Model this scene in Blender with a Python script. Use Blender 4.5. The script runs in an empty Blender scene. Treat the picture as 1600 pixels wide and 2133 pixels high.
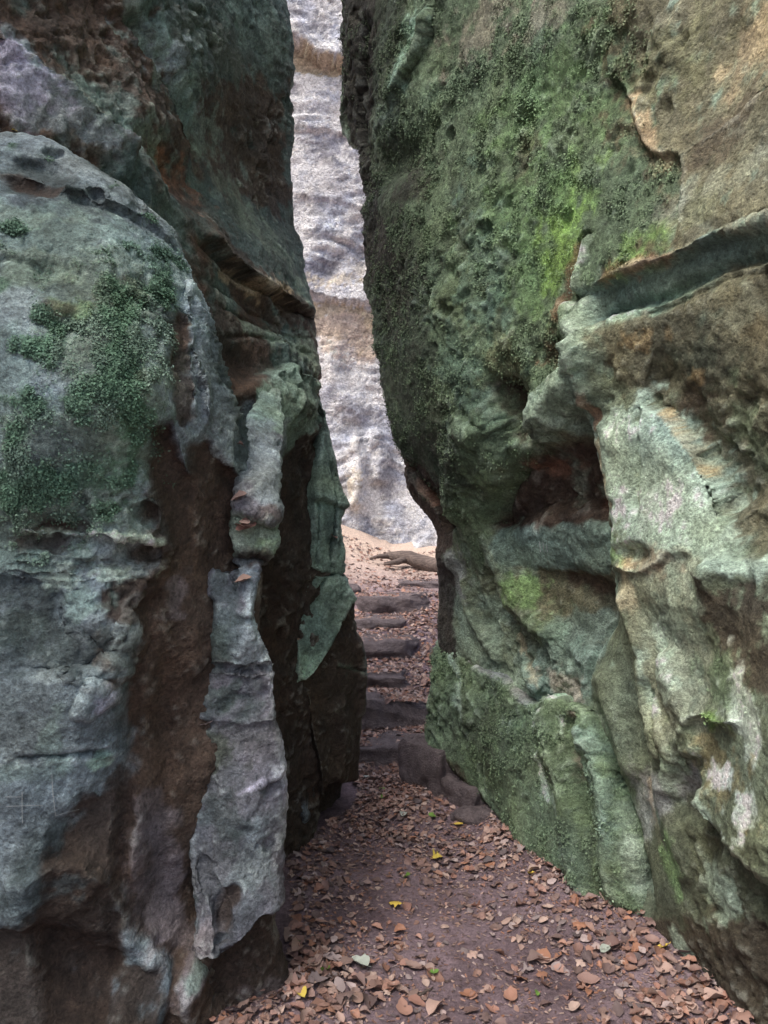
import bpy, math, random
import numpy as np
np.seterr(over='ignore'); random.seed(7); rng = np.random.default_rng(11)
scene = bpy.context.scene
COL = scene.collection

# ------------------------------------------------------------------ camera, sky, sun, exposure
F, CX, CY = 1600.0, 800.0, 1066.5           # the photograph is 1600 x 2133, its focal length about 1600 of those pixels
CAM = np.array([0.0, 0.0, 1.5])
cam_data = bpy.data.cameras.new('camera'); cam = bpy.data.objects.new('camera', cam_data); COL.objects.link(cam)
cam.location = CAM; cam.rotation_euler = (math.radians(90), 0, 0)
cam_data.sensor_fit = 'HORIZONTAL'; cam_data.sensor_width = 36; cam_data.lens = 36 * F / 1600
cam_data.clip_start = 0.05; cam_data.clip_end = 500
scene.camera = cam

SUN_DIR = np.array([-0.42, -0.40, 1.0]); SUN_DIR /= np.linalg.norm(SUN_DIR)
SUN_EL = math.asin(SUN_DIR[2]); SUN_AZ = math.atan2(SUN_DIR[0], SUN_DIR[1])
world = bpy.data.worlds.new('World'); scene.world = world; world.use_nodes = True
wn = world.node_tree; wn.nodes.clear()
wo = wn.nodes.new('ShaderNodeOutputWorld'); wb = wn.nodes.new('ShaderNodeBackground'); ws = wn.nodes.new('ShaderNodeTexSky')
ws.sky_type = 'NISHITA'; ws.sun_disc = False; ws.sun_elevation = SUN_EL; ws.sun_rotation = SUN_AZ
ws.air_density = 1.0; ws.dust_density = 6.0; ws.ozone_density = 1.0
wb.inputs['Strength'].default_value = 0.12
wn.links.new(ws.outputs['Color'], wb.inputs['Color']); wn.links.new(wb.outputs['Background'], wo.inputs['Surface'])
sun_data = bpy.data.lights.new('sun', 'SUN'); sun = bpy.data.objects.new('sun', sun_data); COL.objects.link(sun)
sun_data.energy = 1.5; sun_data.angle = math.radians(25); sun_data.color = (1.0, 0.96, 0.93)
sun.rotation_euler = (math.pi/2 - SUN_EL, 0, math.pi - SUN_AZ)
scene.view_settings.view_transform = 'Standard'; scene.view_settings.look = 'None'
scene.view_settings.gamma = 1.0; scene.view_settings.exposure = 1.03; scene.view_settings.use_curve_mapping = False
scene.cycles.max_bounces = 5; scene.cycles.diffuse_bounces = 3

# ------------------------------------------------------------------ small numerical toolbox
def ss(a, b, x): t = np.clip((x - a) / (b - a), 0, 1); return t * t * (3 - 2 * t)
GR = np.array([[1,1,0],[-1,1,0],[1,-1,0],[-1,-1,0],[1,0,1],[-1,0,1],[1,0,-1],[-1,0,-1],[0,1,1],[0,-1,1],[0,1,-1],[0,-1,-1],[1,1,0],[-1,1,0],[0,-1,1],[0,-1,-1]], np.float32)
from concurrent.futures import ThreadPoolExecutor
POOL = ThreadPoolExecutor(4)
def _pn(p, seed):
    i = np.floor(p); f = p - i; i = i.astype(np.int32); w = f*f*f*(f*(f*6-15)+10); out = np.zeros(len(p), np.float32)
    sx = [((i[:,0]+a)*np.int32(73856093)) for a in (0,1)]; sy = [((i[:,1]+a)*np.int32(19349663)) for a in (0,1)]; sz = [((i[:,2]+a)*np.int32(83492791)) ^ np.int32(seed*7919+13) for a in (0,1)]
    wx = (1-w[:,0], w[:,0]); wy = (1-w[:,1], w[:,1]); wz = (1-w[:,2], w[:,2])
    for a in (0, 1):
        for b in (0, 1):
            xy = sx[a] ^ sy[b]; wxy = wx[a]*wy[b]
            for c in (0, 1):
                h = xy ^ sz[c]; h = (h ^ (h >> 13)) * np.int32(1274126177); h = (h ^ (h >> 16)) & 15
                g = GR[h]; out += (g[:,0]*(f[:,0]-a) + g[:,1]*(f[:,1]-b) + g[:,2]*(f[:,2]-c))*wxy*wz[c]
    return out
def pn(p, seed=0):
    p = np.asarray(p, np.float32)
    if len(p) < 30000: return _pn(p, seed)
    return np.concatenate(list(POOL.map(lambda q: _pn(q, seed), np.array_split(p, max(4, len(p)//24000)))))
def fbm(p, fr, oc=4, seed=0, gain=.5, ridged=False):
    p = np.asarray(p, np.float32); s = np.zeros(len(p), np.float32); a = 1.0; n = 0.0
    for k in range(oc):
        v = pn(p * fr, seed + 17*k)
        if ridged: v = 1 - 2.6*np.abs(v)
        s += a * v; n += a; a *= gain; fr *= 2.03
    return s / n * (1 if ridged else 1.5)
def srgb(c):
    c = np.asarray(c, float) / 255
    return np.where(c <= .04045, c/12.92, ((c+.055)/1.055)**2.4)
ALB = 2.3
def alb(c, k=None): return np.clip(srgb(c) * (k or ALB), .004, .62)
def ray(px, py): return np.array([(px-CX)/F, 1.0, (CY-py)/F])
def at(px, py, d): return CAM + ray(px, py) * d

PAL = dict(grey=(86,95,98), lav=(108,108,119), gg=(82,97,91), algae=(84,96,85), dkmoss=(50,58,48), moss=(72,86,67), bright=(88,112,60),
           brown=(62,50,41), dkbrown=(52,42,35), tan=(124,110,90), ochre=(114,99,72), pale=(132,144,137), rust=(98,72,58), slate=(58,67,68),
           olive=(80,82,60), mint=(108,130,115))
PAL.update(greyp=(74,75,81), slategreen=(58,70,66), mintdull=(82,97,87))
PAL = {k: alb(v) for k, v in PAL.items()}

def catmull(pts, step):
    pts = np.asarray(pts, float); n = len(pts); out = []
    for i in range(n - 1):
        p0, p1, p2, p3 = pts[max(i-1,0)], pts[i], pts[i+1], pts[min(i+2,n-1)]
        k = max(1, int(np.linalg.norm(p2-p1)/step))
        for t in np.arange(k)/k:
            out.append(.5*((2*p1)+(-p0+p2)*t+(2*p0-5*p1+4*p2-p3)*t*t+(-p0+3*p1-3*p2+p3)*t**3))
    out.append(pts[-1]); return np.array(out)
def poly_dist(P, pts, closed=True):
    """distance to a polyline, nearest point, signed side, parameter; P (n,2)"""
    a = pts if closed else pts[:-1]; b = np.roll(pts, -1, 0) if closed else pts[1:]
    n = len(P); best = np.full(n, 1e9, np.float32); q = np.zeros((n,2), np.float32); par = np.zeros(n, np.float32); side = np.zeros(n, np.float32)
    inside = np.zeros(n, bool); L = np.linalg.norm(b-a, axis=1) + 1e-12; cum = np.concatenate([[0], np.cumsum(L)]); tot = cum[-1]
    for k in range(len(a)):
        d = b[k]-a[k]; rx = P[:,0]-a[k,0]; ry = P[:,1]-a[k,1]
        t = np.clip((rx*d[0]+ry*d[1])/(L[k]**2), 0, 1); ex = rx-t*d[0]; ey = ry-t*d[1]; r = ex*ex+ey*ey
        m = r < best; best[m] = r[m]; q[m,0] = (a[k,0]+t*d[0])[m]; q[m,1] = (a[k,1]+t*d[1])[m]
        par[m] = ((cum[k]+t*L[k])/tot)[m]; side[m] = (d[0]*ry-d[1]*rx)[m]
        if closed:
            c = ((a[k,1] > P[:,1]) != (b[k,1] > P[:,1]))
            if abs(d[1]) > 1e-12: inside ^= c & (P[:,0] < a[k,0]+(P[:,1]-a[k,1])/d[1]*d[0])
    return np.sqrt(best), q, (inside if closed else np.sign(side)), par

# ------------------------------------------------------------------ a rock face: an outline on a wall plane, relief on it, flanks that run back
class Face:
    def __init__(s, O, U, lean, ctrl, smooth=.002):
        s.O = np.array(O, float); u = np.array([U[0], U[1], 0.0]); u /= np.linalg.norm(u); s.U = u
        nh = np.array([u[1], -u[0], 0]); z = np.array([0,0,1.0])
        s.V = z - lean*nh; s.V /= np.linalg.norm(s.V); s.N = nh + lean*z; s.N /= np.linalg.norm(s.N)
        W = np.array([at(*c) for c in ctrl]) - s.O
        X = np.stack([W@s.U, W@s.V], 1); h = W@s.N; n = len(X)
        r = np.linalg.norm(X[:,None]-X[None], axis=2); K = np.where(r > 0, r*r*np.log(r+1e-9), 0) + np.eye(n)*smooth
        Pm = np.concatenate([np.ones((n,1)), X], 1)
        A = np.block([[K, Pm],[Pm.T, np.zeros((3,3))]]); s.w = np.linalg.solve(A, np.concatenate([h, np.zeros(3)])); s.X = X
        s.hmin, s.hmax = h.min()-.25, h.max()+.25
    def _base(s, uv):
        o = s.w[-3] + uv@s.w[-2:]
        for k in range(len(s.X)):
            r2 = (uv[:,0]-s.X[k,0])**2 + (uv[:,1]-s.X[k,1])**2
            o = o + s.w[k]*.5*r2*np.log(r2+1e-12)
        return np.clip(o, s.hmin, s.hmax)
    def base(s, uv):
        uv = np.atleast_2d(uv)
        if len(uv) < 50:
            r2 = ((uv[:,None]-s.X[None])**2).sum(2); return np.clip(s.w[-3] + uv@s.w[-2:] + (.5*r2*np.log(r2+1e-12))@s.w[:-3], s.hmin, s.hmax)
        return np.concatenate(list(POOL.map(s._base, np.array_split(uv, 24))))
    def uv(s, px, py):
        R = ray(px, py); rn = R@s.N; t = ((s.O-CAM)@s.N)/rn
        if t < 0 or t > 12: t = 3.0
        for k in range(40):
            W = CAM + R*t - s.O; dt = .6*((s.base([[W@s.U, W@s.V]])[0] - W@s.N)/rn) if abs(rn) > .12 else 0
            t = min(max(t+dt, .5), 14)
            if abs(dt) < .0005: break
        W = CAM + R*t - s.O
        return np.array([W@s.U, W@s.V])
    def pts(s, L):
        out = []
        for p in L:
            if p[0] == 'w': W = np.array(p[1:], float) - s.O; out.append([W@s.U, W@s.V])
            else: out.append(s.uv(*p))
        return np.array(out)
    def world(s, uv, h): return s.O + uv[:,:1]*s.U + uv[:,1:2]*s.V + h[:,None]*s.N
    def shape(s, f, P):
        """indices and weights 0..1 of one feature at uv points P"""
        kind = f[0]
        def box(lo, hi, pad): return np.where((P[:,0] > lo[0]-pad) & (P[:,0] < hi[0]+pad) & (P[:,1] > lo[1]-pad) & (P[:,1] < hi[1]+pad))[0]
        if kind == 'reg':
            c = s.pts(f[1]); c = catmull(np.vstack([c, c[:1]]), .05)[:-1]; soft = f[3]; i = box(c.min(0), c.max(0), soft)
            d, q, ins, _ = poly_dist(P[i], c)
            return i, ss(-soft, soft, np.where(ins, d, -d))
        if kind in ('line','vline','scarp'):
            c = catmull(s.pts(f[1]), .025); i = box(c.min(0), c.max(0), {'line':2.6*f[3],'vline':f[3],'scarp':4*f[3]}[kind])
            d, q, sg, par = poly_dist(P[i], c, False)
            fade = ss(0, .12, par)*ss(0, .12, 1-par)
            if kind == 'line': return i, np.exp(-(d/f[3])**2)*fade
            if kind == 'vline': return i, np.clip(1-d/f[3], 0, 1)*fade
            fall, side = f[3], f[4]; sd = d*sg*side; endok = (par > .001) & (par < .999)
            return i, np.where(sd > 0, np.exp(-sd/fall), ss(-.016, 0, sd))*fade*endok
        if kind == 'blob':
            px, py, rx, ry, rot = f[1]
            c = s.uv(px, py); ex = s.uv(px+rx, py)-c; ey = s.uv(px, py-ry)-c
            ru, rv = min(max(np.linalg.norm(ex), .01), .6), max(np.linalg.norm(ey), .01); i = box(c, c, 1.9*max(ru, rv))
            a = math.radians(rot); x = P[i,0]-c[0]; y = P[i,1]-c[1]
            x, y = x*math.cos(a)+y*math.sin(a), -x*math.sin(a)+y*math.cos(a)
            return i, np.exp(-1.4*((x/ru)**2+(y/rv)**2)**(f[3] if len(f) > 3 else 1.3))
    def build(s, name, outline, relief, paint, res, R=.06, margin=.16, K=8.0, under=.25, jitter=.012, ground=('grey','gg'), rough=1.0, strata=0.0, mat=None, seed=1, holes=None, warp=1.0, fine=None, lichen=.35, con=.50, ctr_=.18, calm=()):
        o = s.pts(outline); o = catmull(np.vstack([o, o[:1]]), .035)[:-1]
        tang = np.roll(o,-1,0)-np.roll(o,1,0); nor = np.stack([tang[:,1], -tang[:,0]],1); nor /= np.linalg.norm(nor,axis=1,keepdims=True)+1e-9
        o3 = np.concatenate([o, np.full((len(o),1), seed*3.1)],1)
        o = o + nor*(fbm(o3, 5, 4, seed+50)*jitter*2)[:,None]
        u0, v0 = o.min(0)-margin; u1, v1 = o.max(0)+margin
        def ticks(a, b, f0, f1):
            out = [a]
            while out[-1] < b: out.append(out[-1] + (res if f0 <= out[-1] <= f1 else res*3))
            return np.array(out)
        fu0, fu1, fv0, fv1 = fine or (-99, 99, -99, 99); tu, tv = ticks(u0, u1, fu0, fu1), ticks(v0, v1, fv0, fv1); nu, nv = len(tu), len(tv)
        gu, gv = np.meshgrid(tu, tv); P = np.stack([gu.ravel(), gv.ravel()],1).astype(np.float32)
        # exact distance only near the outline
        cs = 6; idx = np.arange(nu*nv).reshape(nv,nu); ci = idx[::cs, ::cs]
        dc, _, inc, _ = poly_dist(P[ci.ravel()], o); dc = np.where(inc, dc, -dc).reshape(ci.shape)
        sd = np.repeat(np.repeat(dc, cs, 0), cs, 1)[:nv,:nu].ravel().astype(np.float32)
        band = np.abs(sd) < max(R, margin) + cs*res*(1.6 if fine is None else 4.5)
        q = P.copy(); db, qb, ib, _ = poly_dist(P[band], o); sd[band] = np.where(ib, db, -db); q[band] = qb
        E = np.where((sd < 0)[:,None], q, P)
        keep = sd > -margin
        ids = np.where(keep)[0]; E = E[ids]; S = sd[ids]; Pk = P[ids]
        e3 = np.concatenate([E, np.full((len(E),1), seed*1.7, np.float32)],1)
        wv = np.stack([fbm(e3, 3.5, 4, seed), fbm(e3, 3.5, 4, seed+5)],1)*.03*warp + np.stack([fbm(e3, 22, 3, seed+9), fbm(e3, 22, 3, seed+12)],1)*.012*warp
        Ew = E + wv*.7
        h = s.base(E).astype(np.float32)
        for f in relief:
            i, w_ = s.shape(f, Ew); h[i] += (f[2]*w_).astype(np.float32)
        inn = np.clip(S, 0, R); h = h - (R - np.sqrt(np.maximum(R*R-(R-inn)**2, 0)))
        out = np.clip(-S, 0, None)
        dirv = (E-Pk); ln = np.linalg.norm(dirv,axis=1,keepdims=True)+1e-9
        h = h - out*K
        E2 = E + dirv/ln*(out*K*under)[:,None]
        W = s.world(E2, h).astype(np.float32)
        # roughness in 3-D, along the surface normal
        full = np.zeros((nv*nu,3), np.float32); full[:] = s.world(P, np.zeros(len(P), np.float32)); full[ids] = W; G = full.reshape(nv,nu,3)
        n = np.cross(np.gradient(G,axis=1), np.gradient(G,axis=0)).reshape(-1,3)[ids]; n /= np.linalg.norm(n,axis=1,keepdims=True)+1e-9
        mod = .35 + 1.2*ss(-.25,.35,fbm(W, 1.3, 2, seed+77))
        Wq = W + .05*np.stack([fbm(W, 4, 2, seed+71), fbm(W, 4, 2, seed+72), fbm(W, 4, 2, seed+73)],1)
        dis = fbm(W, 1.7, 3, seed+20)*.05 + fbm(Wq, 6, 4, seed+30, .6)*.024*mod + (fbm(Wq, 10, 4, seed+40, .6, True)-.45)*.017*mod - .012*mod*ss(.25,.5,fbm(Wq, 15, 2, seed+44)) + fbm(W, 50, 2, seed+60, .7)*.005
        if strata:
            dz = np.stack([W[:,0]*1.2, W[:,1]*1.2, W[:,2]*16+W[:,0]*2.5+fbm(W,2,2,seed+3)*2.5],1)
            dis += strata*(fbm(dz, 1, 3, seed+90, .6))*ss(-.15,.3,fbm(W,1.4,2,seed+91))
        for f in calm:
            i, w_ = s.shape(f, Ew); dis[i] *= 1-.5*w_
        W = W + n*(dis*rough)[:,None]
        # convex edges: rim highlights painted into the albedo, along with some edge wear
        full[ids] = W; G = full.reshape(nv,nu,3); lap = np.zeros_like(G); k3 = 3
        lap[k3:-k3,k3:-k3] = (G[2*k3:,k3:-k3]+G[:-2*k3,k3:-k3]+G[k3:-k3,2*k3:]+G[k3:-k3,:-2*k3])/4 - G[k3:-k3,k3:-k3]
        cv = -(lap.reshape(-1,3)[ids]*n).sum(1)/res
        # albedo
        Ec = E + wv*1.1
        ga, gb = PAL[ground[0]], PAL[ground[1]]
        t = ss(-.25,.25,fbm(W, 2.6, 4, seed+100)+.25*fbm(W,18,3,seed+104))[:,None]; C = ga*(1-t)+gb*t
        moss = np.zeros(len(W), np.float32)
        for f in paint:
            # (shape kind, points, colour, width/soft, strength, raggedness [, moss])
            kind, g, cname, wd, st, rag = f[:6]
            i, m = s.shape((kind, g, 1, wd), Ec); k_ = m > .02; i = i[k_]; m = m[k_]
            if not len(i): continue
            nz = fbm(W[i], 13, 4, seed+len(g)*3+sum(map(ord,cname))%97, .6)
            m = ss(.5-.45*(1-.5*rag), .5+.45*(1-.5*rag), m + nz*rag*1.3)*st
            C[i] = C[i]*(1-m[:,None]) + PAL[cname]*m[:,None]
            if len(f) > 6: moss[i] = np.maximum(moss[i], m*f[6])
        lay = np.array([.35,.35,2.0]) if strata >= .03 else 1.0
        v = 1 + .42*fbm(W*lay, 26, 4, seed+120, .7) + .28*fbm(W*lay, 7, 3, seed+130)
        v = v*(1+.22*fbm(np.stack([W[:,0]*26,W[:,1]*26,W[:,2]*2.2],1), 1, 3, seed+160, .6)*ss(-.2,.2,fbm(W,2,2,seed+161)))
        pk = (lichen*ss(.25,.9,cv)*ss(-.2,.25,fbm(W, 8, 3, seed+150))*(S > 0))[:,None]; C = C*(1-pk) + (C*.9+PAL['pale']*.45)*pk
        C = np.clip(C*v[:,None]*(1+.08*fbm(W,4,2,seed+140))[:,None]**np.array([1,.3,-1]), .004, .7)
        lum = C@np.array([.3,.5,.2]); kk = ((lum/ctr_)**con)[:,None]; C = np.clip((C + (C-lum[:,None])*.09)*kk, .006, .68)
        me = bpy.data.meshes.new(name)
        remap = np.full(nu*nv, -1, np.int64); remap[ids] = np.arange(len(ids)); rm = remap.reshape(nv,nu)
        quad = np.stack([rm[:-1,:-1], rm[:-1,1:], rm[1:,1:], rm[1:,:-1]],-1).reshape(-1,4); quad = quad[(quad >= 0).all(1)]
        fill_mesh(me, W, quad)
        ca = me.color_attributes.new('Col', 'FLOAT_COLOR', 'POINT'); ca.data.foreach_set('color', np.concatenate([C, np.ones((len(C),1))],1).astype(np.float32).ravel())
        ma = me.attributes.new('moss', 'FLOAT', 'POINT'); ma.data.foreach_set('value', moss.astype(np.float32))
        ob = bpy.data.objects.new(name, me); COL.objects.link(ob); me.materials.append(mat)
        s.W, s.Nrm, s.moss, s.quad, s.C = W, n, moss, quad, C
        s.vis = S > 0
        return ob
def fill_mesh(me, V, quads):
    V = np.asarray(V, np.float32); quads = np.asarray(quads, np.int32); k = quads.shape[1]
    me.vertices.add(len(V)); me.vertices.foreach_set('co', V.ravel())
    me.loops.add(quads.size); me.loops.foreach_set('vertex_index', quads.ravel())
    me.polygons.add(len(quads)); me.polygons.foreach_set('loop_start', np.arange(0, quads.size, k, dtype=np.int32))
    me.polygons.foreach_set('use_smooth', np.ones(len(quads), bool)); me.update(); me.validate()

def tag(o, label=None, cat=None, group=None, kind=None):
    if label: o['label'] = label
    if cat: o['category'] = cat
    if group: o['group'] = group
    if kind: o['kind'] = kind
    return o

# ------------------------------------------------------------------ materials
def new_mat(name):
    m = bpy.data.materials.new(name); m.use_nodes = True; nt = m.node_tree
    return m, nt, nt.nodes['Principled BSDF']
def nd(nt, typ, **kw):
    n = nt.nodes.new(typ)
    for k, v in kw.items():
        if k in n.inputs: n.inputs[k].default_value = v
        else: setattr(n, k, v)
    return n
def rock_material(name, fine=1.0, spec=.42, rough=.66, bump=1.0, grain=1.0):
    m, nt, b = new_mat(name); L = nt.links.new
    tc = nd(nt,'ShaderNodeTexCoord'); at_ = nd(nt,'ShaderNodeVertexColor', layer_name='Col'); mo = nd(nt,'ShaderNodeAttribute', attribute_name='moss')
    n1 = nd(nt,'ShaderNodeTexNoise', Scale=90*fine, Detail=6, Roughness=.7); L(tc.outputs['Object'], n1.inputs['Vector'])
    n2 = nd(nt,'ShaderNodeTexNoise', Scale=320*fine, Detail=3, Roughness=.7); L(tc.outputs['Object'], n2.inputs['Vector'])
    n3 = nd(nt,'ShaderNodeTexNoise', Scale=28*fine, Detail=5, Roughness=.65); L(tc.outputs['Object'], n3.inputs['Vector'])
    vo = nd(nt,'ShaderNodeTexVoronoi', Scale=55*fine); L(tc.outputs['Object'], vo.inputs['Vector'])
    r1 = nd(nt,'ShaderNodeMapRange'); r1.inputs['From Min'].default_value=.3; r1.inputs['From Max'].default_value=.7; r1.inputs['To Min'].default_value=1-.55*grain; r1.inputs['To Max'].default_value=1+.6*grain
    L(n1.outputs['Fac'], r1.inputs['Value'])
    r2 = nd(nt,'ShaderNodeMapRange'); r2.inputs['From Min'].default_value=.3; r2.inputs['From Max'].default_value=.7; r2.inputs['To Min'].default_value=.7; r2.inputs['To Max'].default_value=1.3
    L(n2.outputs['Fac'], r2.inputs['Value'])
    mu = nd(nt,'ShaderNodeMath', operation='MULTIPLY'); L(r1.outputs['Result'], mu.inputs[0]); L(r2.outputs['Result'], mu.inputs[1])
    vm = nd(nt,'ShaderNodeVectorMath', operation='SCALE'); L(at_.outputs['Color'], vm.inputs[0]); L(mu.outputs['Value'], vm.inputs['Scale'])
    L(vm.outputs['Vector'], b.inputs['Base Color'])
    b.inputs['Roughness'].default_value = rough; b.inputs['Specular IOR Level'].default_value = spec
    # relief: grain, pits, and extra fuzz where moss grows
    a1 = nd(nt,'ShaderNodeMath', operation='MULTIPLY_ADD'); a1.inputs[1].default_value=.6; L(n3.outputs['Fac'], a1.inputs[0]); L(n1.outputs['Fac'], a1.inputs[2])
    pit = nd(nt,'ShaderNodeMapRange'); pit.inputs['From Min'].default_value=.0; pit.inputs['From Max'].default_value=.35; pit.inputs['To Min'].default_value=-.35; pit.inputs['To Max'].default_value=0
    L(vo.outputs['Distance'], pit.inputs['Value'])
    a2 = nd(nt,'ShaderNodeMath', operation='ADD'); L(a1.outputs['Value'], a2.inputs[0]); L(pit.outputs['Result'], a2.inputs[1])
    fz = nd(nt,'ShaderNodeMath', operation='MULTIPLY'); L(n2.outputs['Fac'], fz.inputs[0]); L(mo.outputs['Fac'], fz.inputs[1])
    a3 = nd(nt,'ShaderNodeMath', operation='MULTIPLY_ADD'); a3.inputs[1].default_value=1.2; L(fz.outputs['Value'], a3.inputs[0]); L(a2.outputs['Value'], a3.inputs[2])
    bp = nd(nt,'ShaderNodeBump', Strength=.85*bump, Distance=.014/fine); L(a3.outputs['Value'], bp.inputs['Height']); L(bp.outputs['Normal'], b.inputs['Normal'])
    return m
M_ROCK = rock_material('mossy_sandstone')
M_FAR = rock_material('pale_sandstone', fine=.35, bump=1.0, grain=.85, spec=.25, rough=.85)

# ------------------------------------------------------------------ ground: one sheet, dense along the path
GY = np.array([-60, 3.9, 4.4, 4.62, 4.9, 5.05, 5.35, 5.5, 5.8, 5.95, 6.2, 6.35, 6.7, 6.85, 7.2, 8, 9, 10, 14, 80.])
GZ = np.array([0, 0, .0, .10, .12, .25, .285, .35, .40, .50, .565, .60, .63, .72, .79, .87, 1.05, 1.3, 2.0, 2.2])
def ground_z(x, y):
    x = np.asarray(x, float); y = np.asarray(y, float)
    z = np.interp(y, GY, GZ)
    z = z + np.clip(.1-x, 0, 2.5)*.42*ss(7.3, 9.2, y) + np.clip(x-.9, 0, 1.5)*.2*ss(7,9,y)
    p = np.stack([x.ravel(), y.ravel(), np.zeros(x.size)],1)
    n = fbm(p, 2.2, 3, 5)*.03 + fbm(p, 11, 4, 6, .6)*.014
    # soil banks up a little along the foot of the right wall and at the lower left
    xr = 1.03-.37*(y-2.37)
    z = z + .07*np.exp(-((x-xr-.05)/.22)**2)*(y < 4.3) + .04*np.exp(-((x+.3)/.2)**2)*(y < 3.2)
    return z + n.reshape(x.shape)
LX, LY = np.arange(-1.8, 1.9, .015), np.arange(1.6, 9.3, .015)
LZ = ground_z(*np.meshgrid(LX, LY))
def gz(x, y):
    i = (x-LX[0])/.015; j = (y-LY[0])/.015; i0 = int(min(max(i,0),len(LX)-2)); j0 = int(min(max(j,0),len(LY)-2)); a = i-i0; b = j-j0
    return float((LZ[j0,i0]*(1-a)+LZ[j0,i0+1]*a)*(1-b)+(LZ[j0+1,i0]*(1-a)+LZ[j0+1,i0+1]*a)*b)
def on_ground(px, py):
    R = ray(px, py); t = 1.0
    for k in range(4000):
        t += .004; p = CAM + R*t
        if p[2] <= np.interp(p[1], GY, GZ): return p
    return p
def axis(segs):
    out = []
    for a, b, n in segs: out += list(np.linspace(a, b, n, endpoint=False))
    return np.array(out + [segs[-1][1]])
gx = axis([(-80,-8,14),(-8,-1.2,30),(-1.2,1.6,175),(1.6,8,30),(8,80,14)])
gy = axis([(-80,-4,14),(-4,1.6,24),(1.6,5,230),(5,10.5,190),(10.5,20,20),(20,90,10)])
X, Y = np.meshgrid(gx, gy); Z = ground_z(X, Y)
nv_, nu_ = X.shape; gi = np.arange(nu_*nv_).reshape(nv_, nu_)
me = bpy.data.meshes.new('ground'); fill_mesh(me, np.stack([X.ravel(),Y.ravel(),Z.ravel()],1), np.stack([gi[:-1,:-1],gi[:-1,1:],gi[1:,1:],gi[1:,:-1]],-1).reshape(-1,4))
ground = bpy.data.objects.new('ground', me); COL.objects.link(ground); tag(ground, kind='structure')
m, nt, b = new_mat('forest_soil'); L = nt.links.new
tc = nd(nt,'ShaderNodeTexCoord')
n1 = nd(nt,'ShaderNodeTexNoise', Scale=3, Detail=6, Roughness=.65); n2 = nd(nt,'ShaderNodeTexNoise', Scale=60, Detail=6, Roughness=.75); n3 = nd(nt,'ShaderNodeTexNoise', Scale=260, Detail=4, Roughness=.7)
for n in (n1,n2,n3): L(tc.outputs['Object'], n.inputs['Vector'])
cr = nd(nt,'ShaderNodeValToRGB'); L(n1.outputs['Fac'], cr.inputs['Fac'])
cr.color_ramp.elements[0].position=.35; cr.color_ramp.elements[0].color=(*alb((78,67,71)),1); cr.color_ramp.elements[1].position=.65; cr.color_ramp.elements[1].color=(*alb((106,93,98)),1)
sp = nd(nt,'ShaderNodeSeparateXYZ'); L(tc.outputs['Object'], sp.inputs['Vector'])
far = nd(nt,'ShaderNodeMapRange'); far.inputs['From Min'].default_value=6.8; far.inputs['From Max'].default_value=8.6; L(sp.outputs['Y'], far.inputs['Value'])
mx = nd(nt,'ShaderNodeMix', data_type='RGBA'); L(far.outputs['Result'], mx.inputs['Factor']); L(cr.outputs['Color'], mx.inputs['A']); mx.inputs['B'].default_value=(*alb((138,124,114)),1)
r1 = nd(nt,'ShaderNodeMapRange'); r1.inputs['From Min'].default_value=.3; r1.inputs['From Max'].default_value=.7; r1.inputs['To Min'].default_value=.55; r1.inputs['To Max'].default_value=1.4; L(n2.outputs['Fac'], r1.inputs['Value'])
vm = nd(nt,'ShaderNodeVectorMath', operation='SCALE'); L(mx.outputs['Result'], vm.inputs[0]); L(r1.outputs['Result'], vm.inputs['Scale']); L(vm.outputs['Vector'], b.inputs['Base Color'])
ad = nd(nt,'ShaderNodeMath', operation='ADD'); L(n2.outputs['Fac'], ad.inputs[0]); L(n3.outputs['Fac'], ad.inputs[1])
bp = nd(nt,'ShaderNodeBump', Strength=.9, Distance=.012); L(ad.outputs['Value'], bp.inputs['Height']); L(bp.outputs['Normal'], b.inputs['Normal'])
b.inputs['Roughness'].default_value=.95; b.inputs['Specular IOR Level'].default_value=.15
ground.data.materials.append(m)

# ------------------------------------------------------------------ the pale cliff beyond the cleft
far_face = Face((0,9.3,1.5), (1,.06), .05, [(-600,0,9.2),(300,0,9.2),(650,0,9.0),(1000,0,9.3),(2200,0,9.4),(300,600,9.3),(650,600,9.2),(800,600,9.4),(1400,600,9.4),(750,1000,9.25),(850,1000,9.5),(300,1050,9.0),(1000,1050,9.5),(650,-500,9.3),(1000,-500,9.4)])
far_relief = [
    ('scarp', [(480,60),(560,80),(610,92),(660,125),(710,140),(800,150)], .20, .6, 1),
    ('scarp', [(480,600),(580,605),(655,612),(700,625),(760,632),(860,640)], .09, .6, 1),
    ('reg', [(560,85),(620,95),(700,135),(800,150),(800,165),(700,160),(600,140),(540,130)], -.05, .03),
    ('reg', [(600,615),(760,640),(900,650),(900,700),(760,745),(690,735),(640,720)], -.02, .06),
    ('line', [(690,690),(700,800),(760,880)], .10, .12), ('line', [(735,900),(745,1000),(738,1060)], .16, .10), ('line', [(782,890),(785,960),(800,1010)], .12, .09),
    ('scarp', [(600,260),(660,268),(740,295),(800,300)], .05, .25, 1), ('scarp', [(600,410),(690,420),(760,440)], .04, .2, 1), ('scarp', [(620,480),(700,490),(780,520)], .04, .2, 1),
    ('reg', [(880,1120),(905,1080),(960,1080),(980,1180),(850,1180)], .25, .04), ('blob', (760,520,25,40,0), -.08), ('blob', (680,560,30,30,0), -.07)]
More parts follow.
